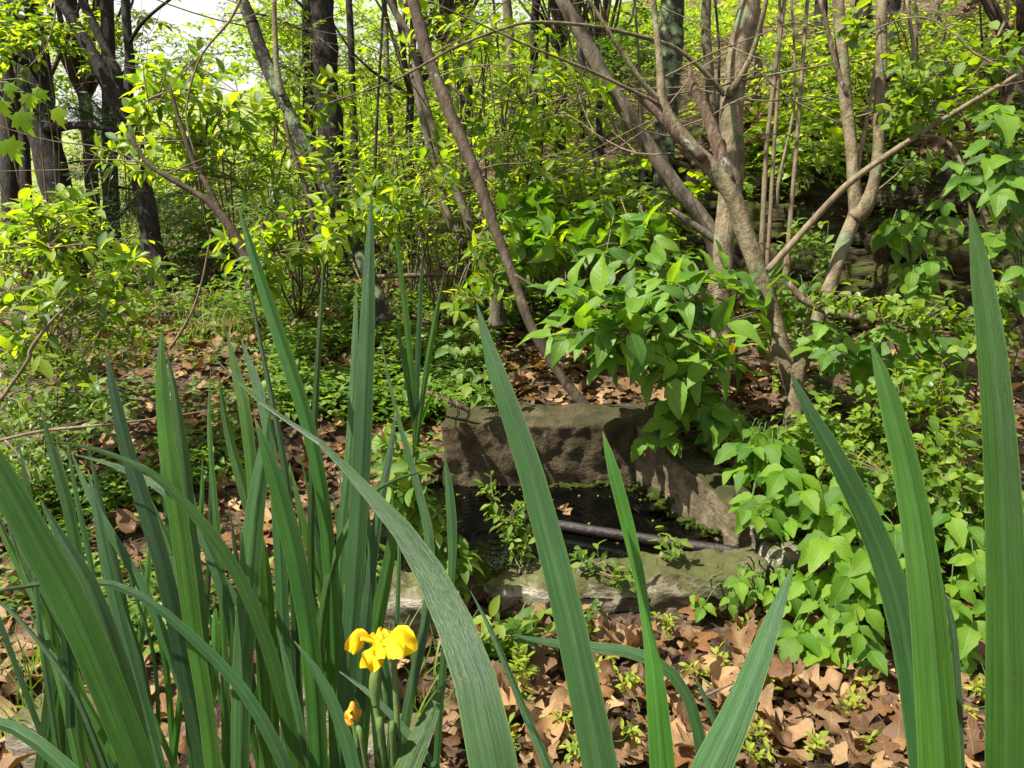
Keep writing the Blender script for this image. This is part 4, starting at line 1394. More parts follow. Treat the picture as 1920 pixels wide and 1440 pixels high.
# broad leaved shrub in the middle
shrub('broadleaf_shrub', 'shrub with large drooping veined leaves behind the basin wall', 'shrub', G(1330, 720)[0],
      [(1120, 620, 95, 60, 3.0, .2, 25), (1220, 590, 110, 80, 3.05, .28, 32), (1310, 650, 75, 75, 3.05, .22, 24), (1090, 550, 70, 50, 3.15, .2, 12), (1240, 665, 120, 40, 3.1, .25, 22), (1335, 530, 50, 50, 3.25, .15, 12), (1230, 500, 80, 35, 3.25, .25, 10), (1430, 540, 40, 40, 3.3, .05, 5), (1440, 600, 50, 50, 3.75, .12, 8), (1350, 680, 50, 30, 3.3, .15, 7)],
      'broad', 'broad_leaf', .138, 2, nstem=12, r0=.008, spread=.9, up=.05, lean=.9, face_up=1.0, tw=.12)
shrub('broadleaf_shrub', 'darker broad leaved shrub further back on the mossy bank', 'shrub', G(1120, 520)[0],
      [(1080, 430, 130, 55, 4.2, .3, 24), (1180, 440, 60, 50, 4.2, .2, 8), (980, 470, 70, 50, 4.2, .2, 12), (1010, 390, 70, 40, 4.4, .2, 10)],
      'broad', 'broad_leaf', .15, 4, nstem=7, r0=.008, spread=.8, up=0, face_up=.85)


def ivy(label, base, blobs, size=.115, mat='ivy_leaf', group='poison ivy plants around the basin', limit=300, stems=True, dip=.25):
    """three leaflets on each stalk"""
    base = Vector(base)
    root = thing('poison_ivy', label, 'plant', base, group)
    T = Tubes()
    LV = Leaves()
    for (px, py, rx, ry, t, dt, n) in blobs:
        for _ in range(n):
            a, q = R.uniform(0, 6.28), math.sqrt(R.random())
            p = P(px + rx * q * math.cos(a), py + ry * q * math.sin(a), t + R.uniform(-dt, dt))
            g = hz(p.x, p.y)
            if p.z < g + .03:
                p.z = g + R.uniform(.03, .1)
            q = base.lerp(p, R.uniform(.2, .5))
            q.z = max(q.z, hz(q.x, q.y))
            T.add(cat_rom([tuple(q), tuple(q.lerp(p, .6) + Vector((0, 0, .05))), tuple(p)], 6), np.linspace(.0035, .0015, 6), 4)
            out = Vector((R.gauss(-.1, .6), R.gauss(-.75, .5), R.uniform(-.5, .05))).normalized()
            sd = out.cross(Vector((0, 0, 1))).normalized()
            nn = (Vector((0, -.35, .9)) + rv(.2)).normalized()
            s = size * R.uniform(.65, 1.15)
            LV.add(p + out * .02, (out + Vector((0, 0, -dip))), nn, s)
            for sg in (-1, 1):
                LV.add(p, (out * .35 + sd * sg * .9 + Vector((0, 0, -dip * R.uniform(0, 1.5)))), (nn + rv(.15)), s * .85)
    link('stem', T.mesh('stem', M['green_stem'], base), root)
    LV.emit('ivy', mat, root, base, True, limit)


ivy('poison ivy hanging over the concrete side wall of the basin', G(1440, 830)[0] + Vector((0, 0, .05)),
    [(1320, 785, 70, 30, 3.1, .08, 11), (1420, 855, 60, 45, 2.88, .08, 13), (1310, 760, 90, 25, 3.15, .1, 8), (1460, 830, 70, 40, 2.95, .1, 8), (1235, 830, 25, 25, 3.02, .04, 3), (1440, 930, 40, 30, 2.75, .06, 5)])
ivy('bright glossy poison ivy right of the stone slab', G(1560, 1010)[0],
    [(1500, 960, 90, 50, 2.55, .08, 10), (1580, 1000, 100, 60, 2.5, .08, 12), (1640, 1080, 90, 60, 2.4, .08, 9), (1470, 900, 60, 30, 2.7, .06, 6), (1560, 930, 80, 40, 2.6, .08, 8)], .112)
ivy('poison ivy spreading over the dead leaves below the slab', G(1560, 1150)[0],
    [(1680, 1100, 70, 60, 2.38, .06, 7), (1560, 1140, 90, 60, 2.35, .06, 9), (1500, 1090, 60, 40, 2.45, .06, 5), (1600, 1220, 50, 50, 2.25, .05, 5), (1780, 1180, 70, 70, 2.3, .06, 7), (1540, 1180, 60, 40, 2.35, .05, 5)], .098)
ivy('poison ivy behind the upright iris blades at the right edge', G(1780, 1010)[0],
    [(1760, 1000, 90, 70, 2.55, .1, 9), (1880, 960, 50, 60, 2.6, .1, 6), (1850, 1090, 70, 60, 2.4, .1, 8)], .11)
ivy('small poison ivy sprouting on top of the stone slab', G(1430, 1090)[0],
    [(1400, 1100, 80, 40, 2.5, .06, 8), (1330, 1120, 40, 25, 2.5, .04, 3), (1470, 1080, 40, 30, 2.5, .05, 4)], .06)
ivy('vine with hanging leaf trios on the shaded rock face', P(1700, 420, 3.6),
    [(1690, 430, 60, 30, 3.55, .08, 7), (1710, 490, 55, 40, 3.5, .08, 8), (1730, 400, 60, 30, 3.6, .08, 6), (1700, 540, 30, 20, 3.5, .05, 3)], .115, dip=.7)
ivy('broad leaved vine over the bank at the right edge', P(1880, 330, 3.0),
    [(1880, 310, 45, 50, 2.9, .12, 7), (1895, 400, 40, 60, 2.9, .12, 7), (1800, 330, 50, 35, 3.1, .12, 5), (1900, 220, 40, 30, 2.9, .1, 4), (1890, 520, 40, 60, 2.9, .1, 5)], .135, mat='broad_leaf')
ivy('dark glossy plant in the shade at the foot of the rock face', G(1640, 720)[0],
    [(1600, 660, 70, 40, 3.25, .1, 8), (1690, 650, 80, 50, 3.25, .1, 10), (1760, 700, 60, 40, 3.2, .1, 6), (1540, 630, 40, 40, 3.3, .08, 4)], .135, mat='broad_leaf')
ivy('low plant of dull green leaf trios left of the leaning trunk foot', G(890, 690)[0],
    [(870, 640, 60, 40, 3.4, .1, 6), (900, 700, 50, 40, 3.3, .08, 5), (820, 730, 50, 40, 3.2, .08, 5)], .075, mat='herb_leaf')

# box like shrubs with small round leaves
bx = 'small leaved evergreen bushes on the bank'
shrub('privet_bush', 'arching twig bush of small round leaves before the rock face', 'shrub', G(1860, 780)[0],
      [(1640, 570, 100, 20, 3.0, .08, 16), (1760, 590, 90, 40, 2.95, .1, 26), (1860, 640, 60, 60, 2.85, .1, 24), (1540, 545, 30, 12, 3.05, .04, 4), (1880, 560, 50, 60, 2.9, .1, 18)],
      'box', 'box_leaf', .048, 6, nstem=10, r0=.005, spread=.9, group=bx, tw=.13, limit=260)
shrub('privet_bush', 'dense yellow green bush of round leaves right of the forked tree foot', 'shrub', G(1640, 900)[0],
      [(1600, 790, 120, 60, 2.85, .12, 46), (1720, 780, 120, 80, 2.8, .12, 46), (1650, 860, 130, 50, 2.7, .12, 40), (1830, 830, 80, 90, 2.65, .1, 40), (1740, 700, 70, 40, 2.9, .08, 14), (1720, 920, 90, 50, 2.6, .1, 30), (1840, 930, 70, 60, 2.55, .1, 26), (1500, 830, 70, 40, 2.9, .1, 16)],
      'box', 'box_leaf', .046, 6, nstem=14, r0=.005, spread=.9, group=bx, tw=.12)
shrub('privet_bush', 'round leaved twigs sprouting from the top of the sunny slope', 'shrub', G(1800, 330)[0],
      [(1760, 110, 110, 60, 3.1, .1, 22), (1780, 190, 90, 60, 3.1, .1, 18), (1700, 200, 60, 50, 3.1, .1, 10), (1590, 40, 40, 30, 3.2, .1, 5), (1880, 100, 50, 60, 3.0, .1, 10)],
      'box', 'box_leaf', .062, 5, nstem=10, r0=.005, spread=.9, group=bx, tw=.12)
shrub('privet_bush', 'sprig of oval leaves leaning over the basin water', 'sprig', (P(985, 1085, 2.62).x, P(985, 1085, 2.62).y, .1),
      [(950, 960, 50, 40, 2.66, .04, 16), (920, 910, 20, 22, 2.68, .02, 4), (975, 1010, 35, 40, 2.64, .04, 12)],
      'obov', 'box_leaf', .042, 6, nstem=4, r0=.003, spread=.85, tw=.08)
shrub('privet_bush', 'small leafy sprig on the slab in front of the iron pipe', 'sprig', (P(1110, 1085, 2.62).x, P(1110, 1085, 2.62).y, .13),
      [(1110, 1045, 45, 25, 2.62, .04, 9), (1150, 1085, 45, 25, 2.56, .03, 8)], 'obov', 'herb_leaf', .046, 5, nstem=3, r0=.003, tw=.06)
shrub('privet_bush', 'bright sprig where the pipe meets the slab', 'sprig', (P(1262, 1060, 2.66).x, P(1262, 1060, 2.66).y, .14),
      [(1262, 1022, 30, 14, 2.68, .03, 7)], 'ellip', 'box_leaf', .05, 4, nstem=2, r0=.003, tw=.05)
sd_lb = ['yellow seedling below the pale boulder', 'tall yellow green seedling beside the front iris blade', 'pale seedling in the dead leaves left of the thin iris blade', 'yellow seedling under the middle of the slab', 'tiny seedling near the small iris tip',
         'seedling in the litter by the slab corner', 'green seedling right of the pale iris blade', 'seedling in the open leaf litter', 'tiny green seedling low in the litter', 'seedling under the curved iris blade',
         'seedling between the two right iris leaves', 'small seedling at the lower edge of the litter']
more = [(1130, 1250, 30, 5), (1350, 1240, 30, 6), (1450, 1290, 30, 5), (1530, 1400, 30, 6), (1640, 1400, 30, 5), (1180, 1390, 30, 6), (1500, 1220, 26, 5), (1040, 1350, 30, 6), (1850, 1300, 40, 6), (1640, 1280, 26, 5)]
more_lb = ['seedling in the litter left of the thin upright blade', 'seedling in the litter above the pale leaning blade', 'seedling at the right of the pale leaning blade tip', 'seedling beside the wet black stick', 'seedling right above the wet black stick',
           'seedling between the front blades near the lower edge', 'seedling just below the ivy on the litter', 'seedling touching the front wide blade', 'seedling between the two blades at the right edge', 'seedling under the lowest ivy leaves']
for (px, py, h_, n), lb in zip([(1090, 1190, 50, 9), (975, 1300, 110, 18), (1190, 1300, 50, 9), (1240, 1180, 40, 6), (1300, 1270, 40, 7), (1390, 1180, 30, 6), (1420, 1380, 40, 6), (1600, 1330, 40, 6), (1420, 1420, 30, 5), (950, 1400, 60, 9), (1800, 1360, 60, 7), (1080, 1410, 30, 6)] + more, sd_lb + more_lb):
    g, t = G(px, py + 20)
    shrub('seedling', lb, 'seedling', g, [(px, py - h_ * .3, 24, h_ * .5, t - .03, .03, n)], 'obov', 'young_leaf', .030, 6, 'green_stem', 2, .002, True, 80, 'seedlings in the leaf litter', tw=.05)
shrub('herb', 'fresh pale green herb between the irises and the basin', 'plant', G(780, 1010)[0],
      [(760, 900, 50, 60, 2.4, .08, 20), (800, 980, 40, 40, 2.4, .06, 10), (720, 840, 50, 40, 2.5, .06, 10), (850, 1060, 40, 40, 2.4, .05, 8)],
      'ellip', 'herb_leaf', .075, 6, 'green_stem', 8, .003, True, 200, spread=1.0)
shrub('herb', 'leafy green herb below the boulder', 'plant', G(960, 1230)[0],
      [(930, 1190, 60, 40, 2.25, .06, 10), (1000, 1170, 50, 30, 2.3, .05, 8), (1080, 1140, 40, 20, 2.4, .04, 5)], 'ellip', 'herb_leaf', .07, 5, 'green_stem', 5, .003, True, 200, spread=1.0)

hb = 'leafy sprigs on the dark rock bank'
for lb, bx_, bl in [
    ('sprig of small leaves between the diagonal pole and the wishbone tree', (1510, 520), [(1505, 440, 45, 40, 3.75, .08, 9), (1530, 480, 40, 40, 3.7, .08, 7)]),
    ('leafy sprig low between the forked tree and the wishbone tree', (1470, 600), [(1470, 560, 40, 30, 3.5, .08, 6), (1525, 590, 30, 30, 3.45, .08, 5)]),
    ('sprig growing from the dark hollow above the rock face', (1510, 340), [(1530, 290, 50, 40, 4.5, .1, 8), (1470, 310, 40, 40, 4.5, .1, 6)]),
    ('sprig on the ledge right of the lichen stem', (1740, 350), [(1740, 300, 60, 40, 4.1, .1, 9), (1690, 330, 40, 30, 4.1, .1, 5)])]:
    shrub('herb', lb, 'plant', G(*bx_)[0], bl, 'ellip', 'herb_leaf', .07, 6, 'green_stem', 4, .003, True, 120, hb, spread=1.0)
shrub('leafy_shrub', 'bright young shrub on the slope above the basin wall', 'shrub', G(960, 560)[0],
      [(950, 470, 80, 60, 4.2, .3, 26), (900, 560, 60, 40, 3.9, .2, 14), (1020, 460, 60, 50, 4.2, .2, 14)], 'ellip', 'shrub_leaf', .085, 6, nstem=7, r0=.007, spread=.9)

# maple spray at the left edge
mr = thing('maple_branch', 'spray of large yellow lobed leaves at the left edge', 'branch', P(-60, 180, 2.6))
T = Tubes()
hub = P(-60, 180, 2.6)
for (px, py, s, a) in [(28, 225, .13, 200), (100, 218, .11, 160), (10, 275, .14, 190), (78, 180, .10, 120), (50, 190, .09, 150), (-5, 205, .10, 200), (15, 170, .09, 140)]:
    p = P(px, py - 15, 2.55 + R.uniform(-.1, .1))
    T.add(cat_rom([tuple(hub), tuple(hub.lerp(p, .6) + Vector((0, 0, .04))), tuple(p)], 6), np.linspace(.004, .0015, 6), 4)
    d = Vector((math.cos(math.radians(a - 230)), -.2, math.sin(math.radians(a - 290)) - .4)).normalized()
    o = link('leaf', MAPLE, mr)
    B = basis(np.array([tuple(d)]), np.array([(R.gauss(0, .2), -.8, .6)]))[0]
    mt = Matrix(B.tolist()).to_4x4()
    mt.translation = p - hub
    o.matrix_local = mt @ Matrix.Diagonal((s * .62, s * .68, s * .68, 1))
link('stem', T.mesh('stem', M['green_stem'], hub), mr)

# ------------------------------------------------------------------ bare sticks and twigs
def stick(label, pts, mat='twig', name='stick', br=()):
    base = P(*pts[0][:3])
    w, r = path3(pts)
    T = Tubes()
    n = 16
    a = cat_rom(np.hstack([w, r[:, None]]), n)
    T.add(a[:, :3], a[:, 3], 8)
    for b in br:
        w, r = path3(b)
        a = cat_rom(np.hstack([w, r[:, None]]), 8)
        T.add(a[:, :3], a[:, 3], 6)
    return tag(link(name, T.mesh(name, M[mat], base), None, base), label, 'stick')


stick('dead lichen spotted branch lying along the foot of the rock face', [(1478, 528, 3.3, 10), (1510, 565, 3.28, 14), (1580, 592, 3.25, 15), (1650, 600, 3.22, 12), (1720, 620, 3.2, 9), (1800, 625, 3.18, 5)], 'deadwood', 'dead_branch', [[(1640, 600, 3.22, 6), (1680, 603, 3.2, 4)]])
stick('bent bare stick sticking up at the left edge', [(-10, 765, 2.9, 7), (50, 680, 2.9, 7), (58, 655, 2.9, 8), (90, 610, 2.9, 6), (120, 578, 2.9, 4)])
stick('thin forked twig lying across the left edge behind the irises', [(-10, 828, 2.3, 6), (80, 808, 2.3, 6), (190, 797, 2.3, 5), (290, 785, 2.35, 3), (420, 765, 2.4, 2)], br=[[(10, 825, 2.3, 5), (40, 860, 2.28, 4), (60, 900, 2.25, 3)], [(190, 797, 2.3, 3), (220, 775, 2.3, 2)]])
stick('pale stick leaning over the sunny litter on the left', [(318, 655, 4.1, 6), (355, 595, 4.1, 5), (378, 530, 4.1, 4), (395, 440, 4.1, 3)], br=[[(355, 595, 4.1, 4), (362, 615, 4.1, 3)]])
stick('broken grey branch stump leaning behind the forked tree', [(1390, 500, 3.9, 13), (1340, 450, 3.9, 15), (1290, 415, 3.9, 14), (1258, 393, 3.9, 10)], 'grey_bark', 'dead_branch')
stick('dark fallen branch on the floor left of the basin', [(880, 770, 3.4, 9), (850, 755, 3.4, 12), (800, 735, 3.45, 8)], 'deadwood', 'dead_branch')
stick('pale bare twig snaking under the broad leaved shrub', [(965, 515, 3.4, 6), (1010, 540, 3.35, 6), (1070, 550, 3.3, 5), (1110, 552, 3.25, 4)], 'brown_bark')
stick('long dark fallen stick on the slope left of the leaning trunk', [(690, 520, 4.6, 8), (760, 517, 4.6, 9), (840, 516, 4.6, 6), (900, 530, 4.6, 3)], 'deadwood', 'dead_branch')
stick('curved pale twig hanging across the sky gap', [(460, -20, 3.0, 5), (430, 40, 3.0, 5), (380, 100, 3.0, 4), (355, 170, 3.0, 4), (350, 230, 3.0, 3), (368, 300, 3.0, 2)], br=[[(380, 100, 3.0, 3), (330, 150, 3.0, 2), (290, 200, 3.0, 2)], [(430, 40, 3, 3), (470, 30, 3, 2), (520, 0, 3, 2)]])
stick('fine bare twig arching before the dark trunks at the left', [(100, -20, 2.8, 3), (103, 30, 2.8, 3), (85, 90, 2.8, 2.5), (55, 125, 2.8, 2)])
for i, (x0, y0_, x1, y1_, lb) in enumerate([(1700, 0, 1712, 170, 'thin white stem at the upper slope'), (1890, 0, 1870, 70, 'bent pale stem at the top corner'), (1170, 480, 1205, 380, 'thin dead stalk before the dark ledge')]):
    stick(lb, [(x0, y0_, 4.5, 6), ((x0 + x1) / 2 + 6, (y0_ + y1_) / 2, 4.5, 7), (x1, y1_, 4.5, 5)])
stick('wet black stick half buried at the lower edge of the litter', [(1460, 1432, 1.98, 16), (1600, 1422, 1.98, 22), (1700, 1418, 2.0, 20), (1790, 1415, 2.02, 12)], 'deadwood', 'dead_branch')
stick('thin brown twig lying on the dead leaves', [(1310, 1310, 2.05, 5), (1400, 1270, 2.1, 4), (1430, 1262, 2.12, 3)])

# ------------------------------------------------------------------ leaf litter and low cover
def on_ground(px0, px1, py0, py1, n):
    out = []
    for _ in range(n):
        g, t = G(R.uniform(px0, px1), R.uniform(py0, py1))
        if -.45 < g.x < 1.0 and 2.3 < g.y < 3.45 and g.z < .2:
            continue
        out.append(g)
    return out


lit = on_ground(860, 1900, 1170, 1450, 225) + on_ground(0, 860, 1180, 1450, 75)
om = leaf_mesh('oak', 'dead_leaf')
for g in lit[:300]:
    o = bpy.data.objects.new('dead_oak_leaf', om[R.randrange(len(om))])
    COL.objects.link(o)
    s = R.uniform(.07, .165)
    o.scale = (s, s, s * R.uniform(.7, 1.6))
    o.rotation_euler = (R.gauss(0, .27), R.gauss(0, .27), R.uniform(0, 6.28))
    o.location = (g.x, g.y, g.z + R.uniform(.012, .035))
    if g.x < -.28:
        lb, gr = 'dead brown oak leaf on the ground among the iris stems', 'dead oak leaves among the irises'
    elif g.y > 2.0:
        lb, gr = 'dead brown oak leaf lying just below the stone slab and boulder', 'dead oak leaves below the slab'
    elif g.x < .62:
        lb, gr = 'curled tan oak leaf in the open litter between the front iris blades', 'dead oak leaves between the front iris blades'
    else:
        lb, gr = 'dead oak leaf in the litter behind the upright iris at the edge', 'dead oak leaves behind the edge iris'
    tag(o, lb, 'leaf', gr)
pp, dd, nn, ss = [], [], [], []


def litter(x0, x1, y0, y1, n, size, cond=None):
    for _ in range(n):
        x, y = R.uniform(x0, x1), R.uniform(y0, y1)
        if -.42 < x < .75 and 2.35 < y < 3.42:
            continue
        if noise.noise(Vector((x * .9, y * .9, 4))) < -.25:
            continue
        pp.append((x, y, hz(x, y) + R.uniform(.0, .035)))
        a = R.uniform(0, 6.28)
        dd.append((math.cos(a), math.sin(a), R.gauss(0, .35)))
        nn.append((R.gauss(0, .3), R.gauss(0, .3), 1))
        ss.append(size * R.uniform(.35, 1.35))


litter(-2.2, 2.2, 1.2, 3.4, 3000, .10)
litter(-2.5, 3.0, 3.3, 6.5, 4600, .105)
litter(-3, 6.5, 5, 11, 7000, .11)
litter(-7, -2.4, 1.5, 11, 3000, .11)
merged_leaves('leaf_litter', 'litter', 'dead_leaf', pp, dd, nn, ss, None, (0, 0, 0), 'stuff')
# litter drifted on top behind the wall
for _ in range(60):
    pass

pp, dd, nn, ss = [], [], [], []


def cover(px0, px1, py0, py1, n, size, thr=-.05, hmax=.14):
    k = 0
    while k < n:
        k += 1
        cx_, cy_ = R.uniform(px0, px1), R.uniform(py0, py1)
        if ((cx_ - 370) / 130) ** 2 + ((cy_ - 690) / 75) ** 2 < 1 and R.random() < .85:
            continue
        g, t = G(cx_, cy_)
        if g.z < .1 and -.45 < g.x < 1.0 and 2.3 < g.y < 3.3:
            continue
        if t > 14 or noise.noise(Vector((g.x * 1.6, g.y * 1.6, 9))) < thr:
            continue
        hh = R.uniform(.015, hmax)
        for _ in range(6):
            a = R.uniform(0, 6.28)
            pp.append((g.x + R.gauss(0, .035), g.y + R.gauss(0, .035), g.z + hh + R.gauss(0, .015)))
            dd.append((math.cos(a), math.sin(a), R.uniform(-.3, .5)))
            nn.append((R.gauss(0, .3), R.gauss(0, .3), 1))
            ss.append(size * R.uniform(.6, 1.3))


cover(520, 930, 480, 820, 1900, .055, -.15)
cover(0, 560, 640, 1000, 1100, .048)
cover(300, 900, 580, 720, 500, .05)
cover(930, 1300, 330, 640, 1300, .07, -.2, .25)
cover(1400, 1920, 650, 1150, 500, .05, .05)
cover(1150, 1920, 0, 420, 1900, .065, -.08, .2)
cover(1600, 1920, 850, 1130, 260, .05, -.3, .12)
cover(1380, 1850, 340, 640, 500, .05, -.2, .06)
cover(500, 860, 860, 1250, 350, .05, .0)
cover(0, 400, 950, 1250, 350, .045, .05)
cover(150, 700, 450, 640, 700, .07, -.2, .3)
merged_leaves('ground_cover', 'tiny', 'herb_leaf', pp, dd, nn, ss, None, (0, 0, 0), 'stuff')
pp, dd, nn, ss = [], [], [], []
for (px0, px1, py0, py1, n) in [(330, 560, 570, 660, 500), (0, 120, 1260, 1420, 60), (700, 830, 1200, 1420, 60), (0, 300, 560, 700, 250)]:
    for _ in range(n):
        g, t = G(R.uniform(px0, px1), R.uniform(py0, py1))
        pp.append(tuple(g))
        dd.append((R.gauss(0, .35), R.gauss(0, .35), 1))
        nn.append((R.gauss(0, 1), R.gauss(0, 1), .2))
        ss.append(R.uniform(.1, .25))
merged_leaves('grass', 'grass', 'grass', pp, dd, nn, ss, None, (0, 0, 0), 'stuff')


# ------------------------------------------------------------------ irises
def strip(path, width, vref, fold=.16, nseg=26, ncr=6, twist=(0, 0), ruffle=0.0, seed=0):
    a = cat_rom(np.hstack([np.asarray(path, float), np.asarray(width, float)[:, None]]), nseg * 6)
    cl_ = np.concatenate([[0], np.cumsum(np.linalg.norm(np.diff(a[:, :3], axis=0), axis=1))])
    tt_ = np.linspace(0, 1, nseg) ** 1.15 * cl_[-1]
    a = np.stack([np.interp(tt_, cl_, a[:, q]) for q in range(4)], -1)
    p, w = a[:, :3], np.maximum(a[:, 3], .0006)
    w = w * (1 + .035 * np.array([noise.noise(Vector((q[2] * 14, q[0] * 9, seed + w[0] * 900))) for q in p]) * (1 + 6 * ruffle))
    tan = np.gradient(p, axis=0)
    tan /= np.linalg.norm(tan, axis=1)[:, None] + 1e-9
    V, U = [], []
    ln = np.concatenate([[0], np.cumsum(np.linalg.norm(np.diff(p, axis=0), axis=1))])
    for i in range(nseg):
        t = Vector(tan[i])
        v = Vector(vref)
        v = v - t * v.dot(t)
        if v.length < .05:
            v = t.orthogonal()
        v.normalize()
        k = i / (nseg - 1)
        v = Matrix.Rotation(twist[0] * (1 - k) + twist[1] * k, 3, t) @ v
        s = t.cross(v)
        for j in range(ncr + 1):
            u = 2 * j / ncr - 1
            z = fold * w[i] * (1 - abs(u) ** .65) + ruffle * w[i] * math.sin(k * 11 + u * 4 + seed) * abs(u)
            q = Vector(p[i]) + s * (u * w[i] / 2) + v * z
            V.append(tuple(q))
            U.append((j / ncr, ln[i] * 6))
    F = []
    for i in range(nseg - 1):
        for j in range(ncr):
            b = i * (ncr + 1) + j
            F.append((b, b + 1, b + ncr + 2, b + ncr + 1))
    return np.array(V), np.array(F), np.array(U)


def iris_leaf(root, off, pts, t_tip, t_base, mat, twist=None, foot=None, fold=None):
    """pts from tip down: (px, py, w)"""
    n = len(pts)
    w3, wd = [], []
    for i, (px, py, w) in enumerate(pts):
        k = i / (n - 1)
        t = t_tip * (1 - k) + t_base * k
        w3.append(tuple(P(px, py, t)))
        wd.append(w * (.84 if t_base > .93 else .90) * t / F_PX)
    last = Vector(w3[-1])
    if foot is not None:
        d = (last - Vector(w3[-2])).normalized()
        steps = 0
        lim = Vector((foot[0] - last.x, foot[1] - last.y, 0))
        while last.z > hz(last.x, last.y) and steps < 30:
            aim = (Vector((foot[0], foot[1], hz(foot[0], foot[1]) - .05)) - last)
            aim = aim.normalized() if aim.length > .02 else Vector((0, 0, -1))
            k = min(1, steps * .12 + .08)
            d = (d * (1 - k * .5) + aim * k * .5 + Vector((0, 0, -.12))).normalized()
            last = last + d * .06
            w3.append(tuple(last))
            wd.append(max(wd[-1] * .985, .006))
            steps += 1
    mid = Vector(w3[n // 2])
    vr = (CAM - mid).normalized()
    tw = twist if twist is not None else (R.uniform(-.6, .6), R.uniform(-.35, .35))
    v, f, u = strip(w3, wd, vr, fold if fold is not None else R.uniform(.13, .26), 34, 8, tw)
    link('leaf', make_mesh('leaf', v - np.array(off), f, M[mat], u), root)


def iris(label, foot_px, blades, group='yellow flag irises'):
    fx, fy = foot_px
    root = thing('iris_plant', label, 'iris', (fx, fy, hz(fx, fy)), group)
    off = tuple(root.location)
    for bl in blades:
        pts, tt, tb, mat = bl[:4]
        tw = bl[4] if len(bl) > 4 else None
        jx, jy = R.gauss(0, .03), R.gauss(0, .03)
        lastp = P(pts[-1][0], pts[-1][1], tb)
        fp = (fx * .55 + lastp.x * .45 + jx, fy * .55 + lastp.y * .45 + jy)
        iris_leaf(root, off, pts, tt, tb, 'iris_' + mat, tw, fp)
    return root


B, Gn = 'blue', 'green'
iris('iris with three broad upright blades at the right edge', (.33, .62), [
    ([(1817, 380, 1.6), (1838, 500, 39.4), (1860, 660, 55.8), (1876, 850, 65.6), (1886, 1080, 75.4), (1890, 1440, 85.3)], .62, .56, Gn, (.25, .1)),
    ([(1632, 640, 2), (1662, 730, 40), (1700, 880, 56), (1726, 1030, 66), (1745, 1200, 74), (1762, 1440, 84)], .70, .64, Gn, (-.3, -.15)),
    ([(1480, 692, 2), (1516, 768, 26), (1572, 865, 42), (1628, 975, 52), (1672, 1090, 58), (1705, 1230, 60), (1735, 1440, 62)], .74, .70, B, (.2, .3)),
    ([(1745, 1000, 2), (1765, 1100, 10), (1790, 1200, 14), (1800, 1440, 20)], .95, .9, B)])
iris('iris in the front centre with a bent leaf and a pale leaning leaf', (.10, .72), [
    ([(893, 568, 1.7), (922, 670, 32.7), (962, 785, 46.4), (998, 895, 53.3), (1033, 1025, 58.5), (1065, 1150, 63.6), (1095, 1290, 68.8), (1126, 1440, 75.7)], .72, .62, B, (.1, .2)),
    ([(1130, 810, 2), (1148, 875, 26), (1178, 990, 30), (1202, 1100, 24), (1215, 1190, 22), (1228, 1270, 40), (1242, 1440, 54)], .86, .78, Gn, (.5, -.3)),
    ([(960, 1190, 2), (1020, 1203, 15), (1100, 1212, 21), (1180, 1222, 25), (1238, 1245, 27), (1282, 1290, 25), (1304, 1350, 24), (1322, 1440, 30)], .90, .86, B, (-.3, .1)),
    ([(1488, 1058, 2), (1466, 1118, 22), (1432, 1210, 44), (1386, 1330, 62), (1332, 1445, 78)], .66, .62, B, (.15, .1)),
    ([(1303, 1268, 2), (1325, 1315, 14), (1350, 1380, 20), (1362, 1440, 24)], .98, .94, B),
    ([(882, 1108, 2), (912, 1165, 10), (945, 1240, 15), (990, 1350, 20), (1030, 1445, 24)], 1.1, .98, B)])
iris('iris with one wide blade arching across the middle of the clump', (-.06, .66), [
    ([(385, 655, 0.9), (450, 718, 5.3), (500, 763, 7.9), (600, 830, 12.3), (650, 880, 19.4), (710, 945, 31.7), (762, 1005, 45.8), (820, 1100, 66.9), (860, 1190, 79.2), (895, 1290, 89.8), (926, 1440, 102.1)], .82, .54, B, (.2, .1)),
    ([(838, 1275, 2), (815, 1320, 30), (790, 1380, 46), (762, 1445, 56)], .92, .86, Gn, (.3, .4)),
    ([(635, 1258, 2), (690, 1298, 10), (750, 1358, 15), (815, 1440, 20)], .98, .9, B)])
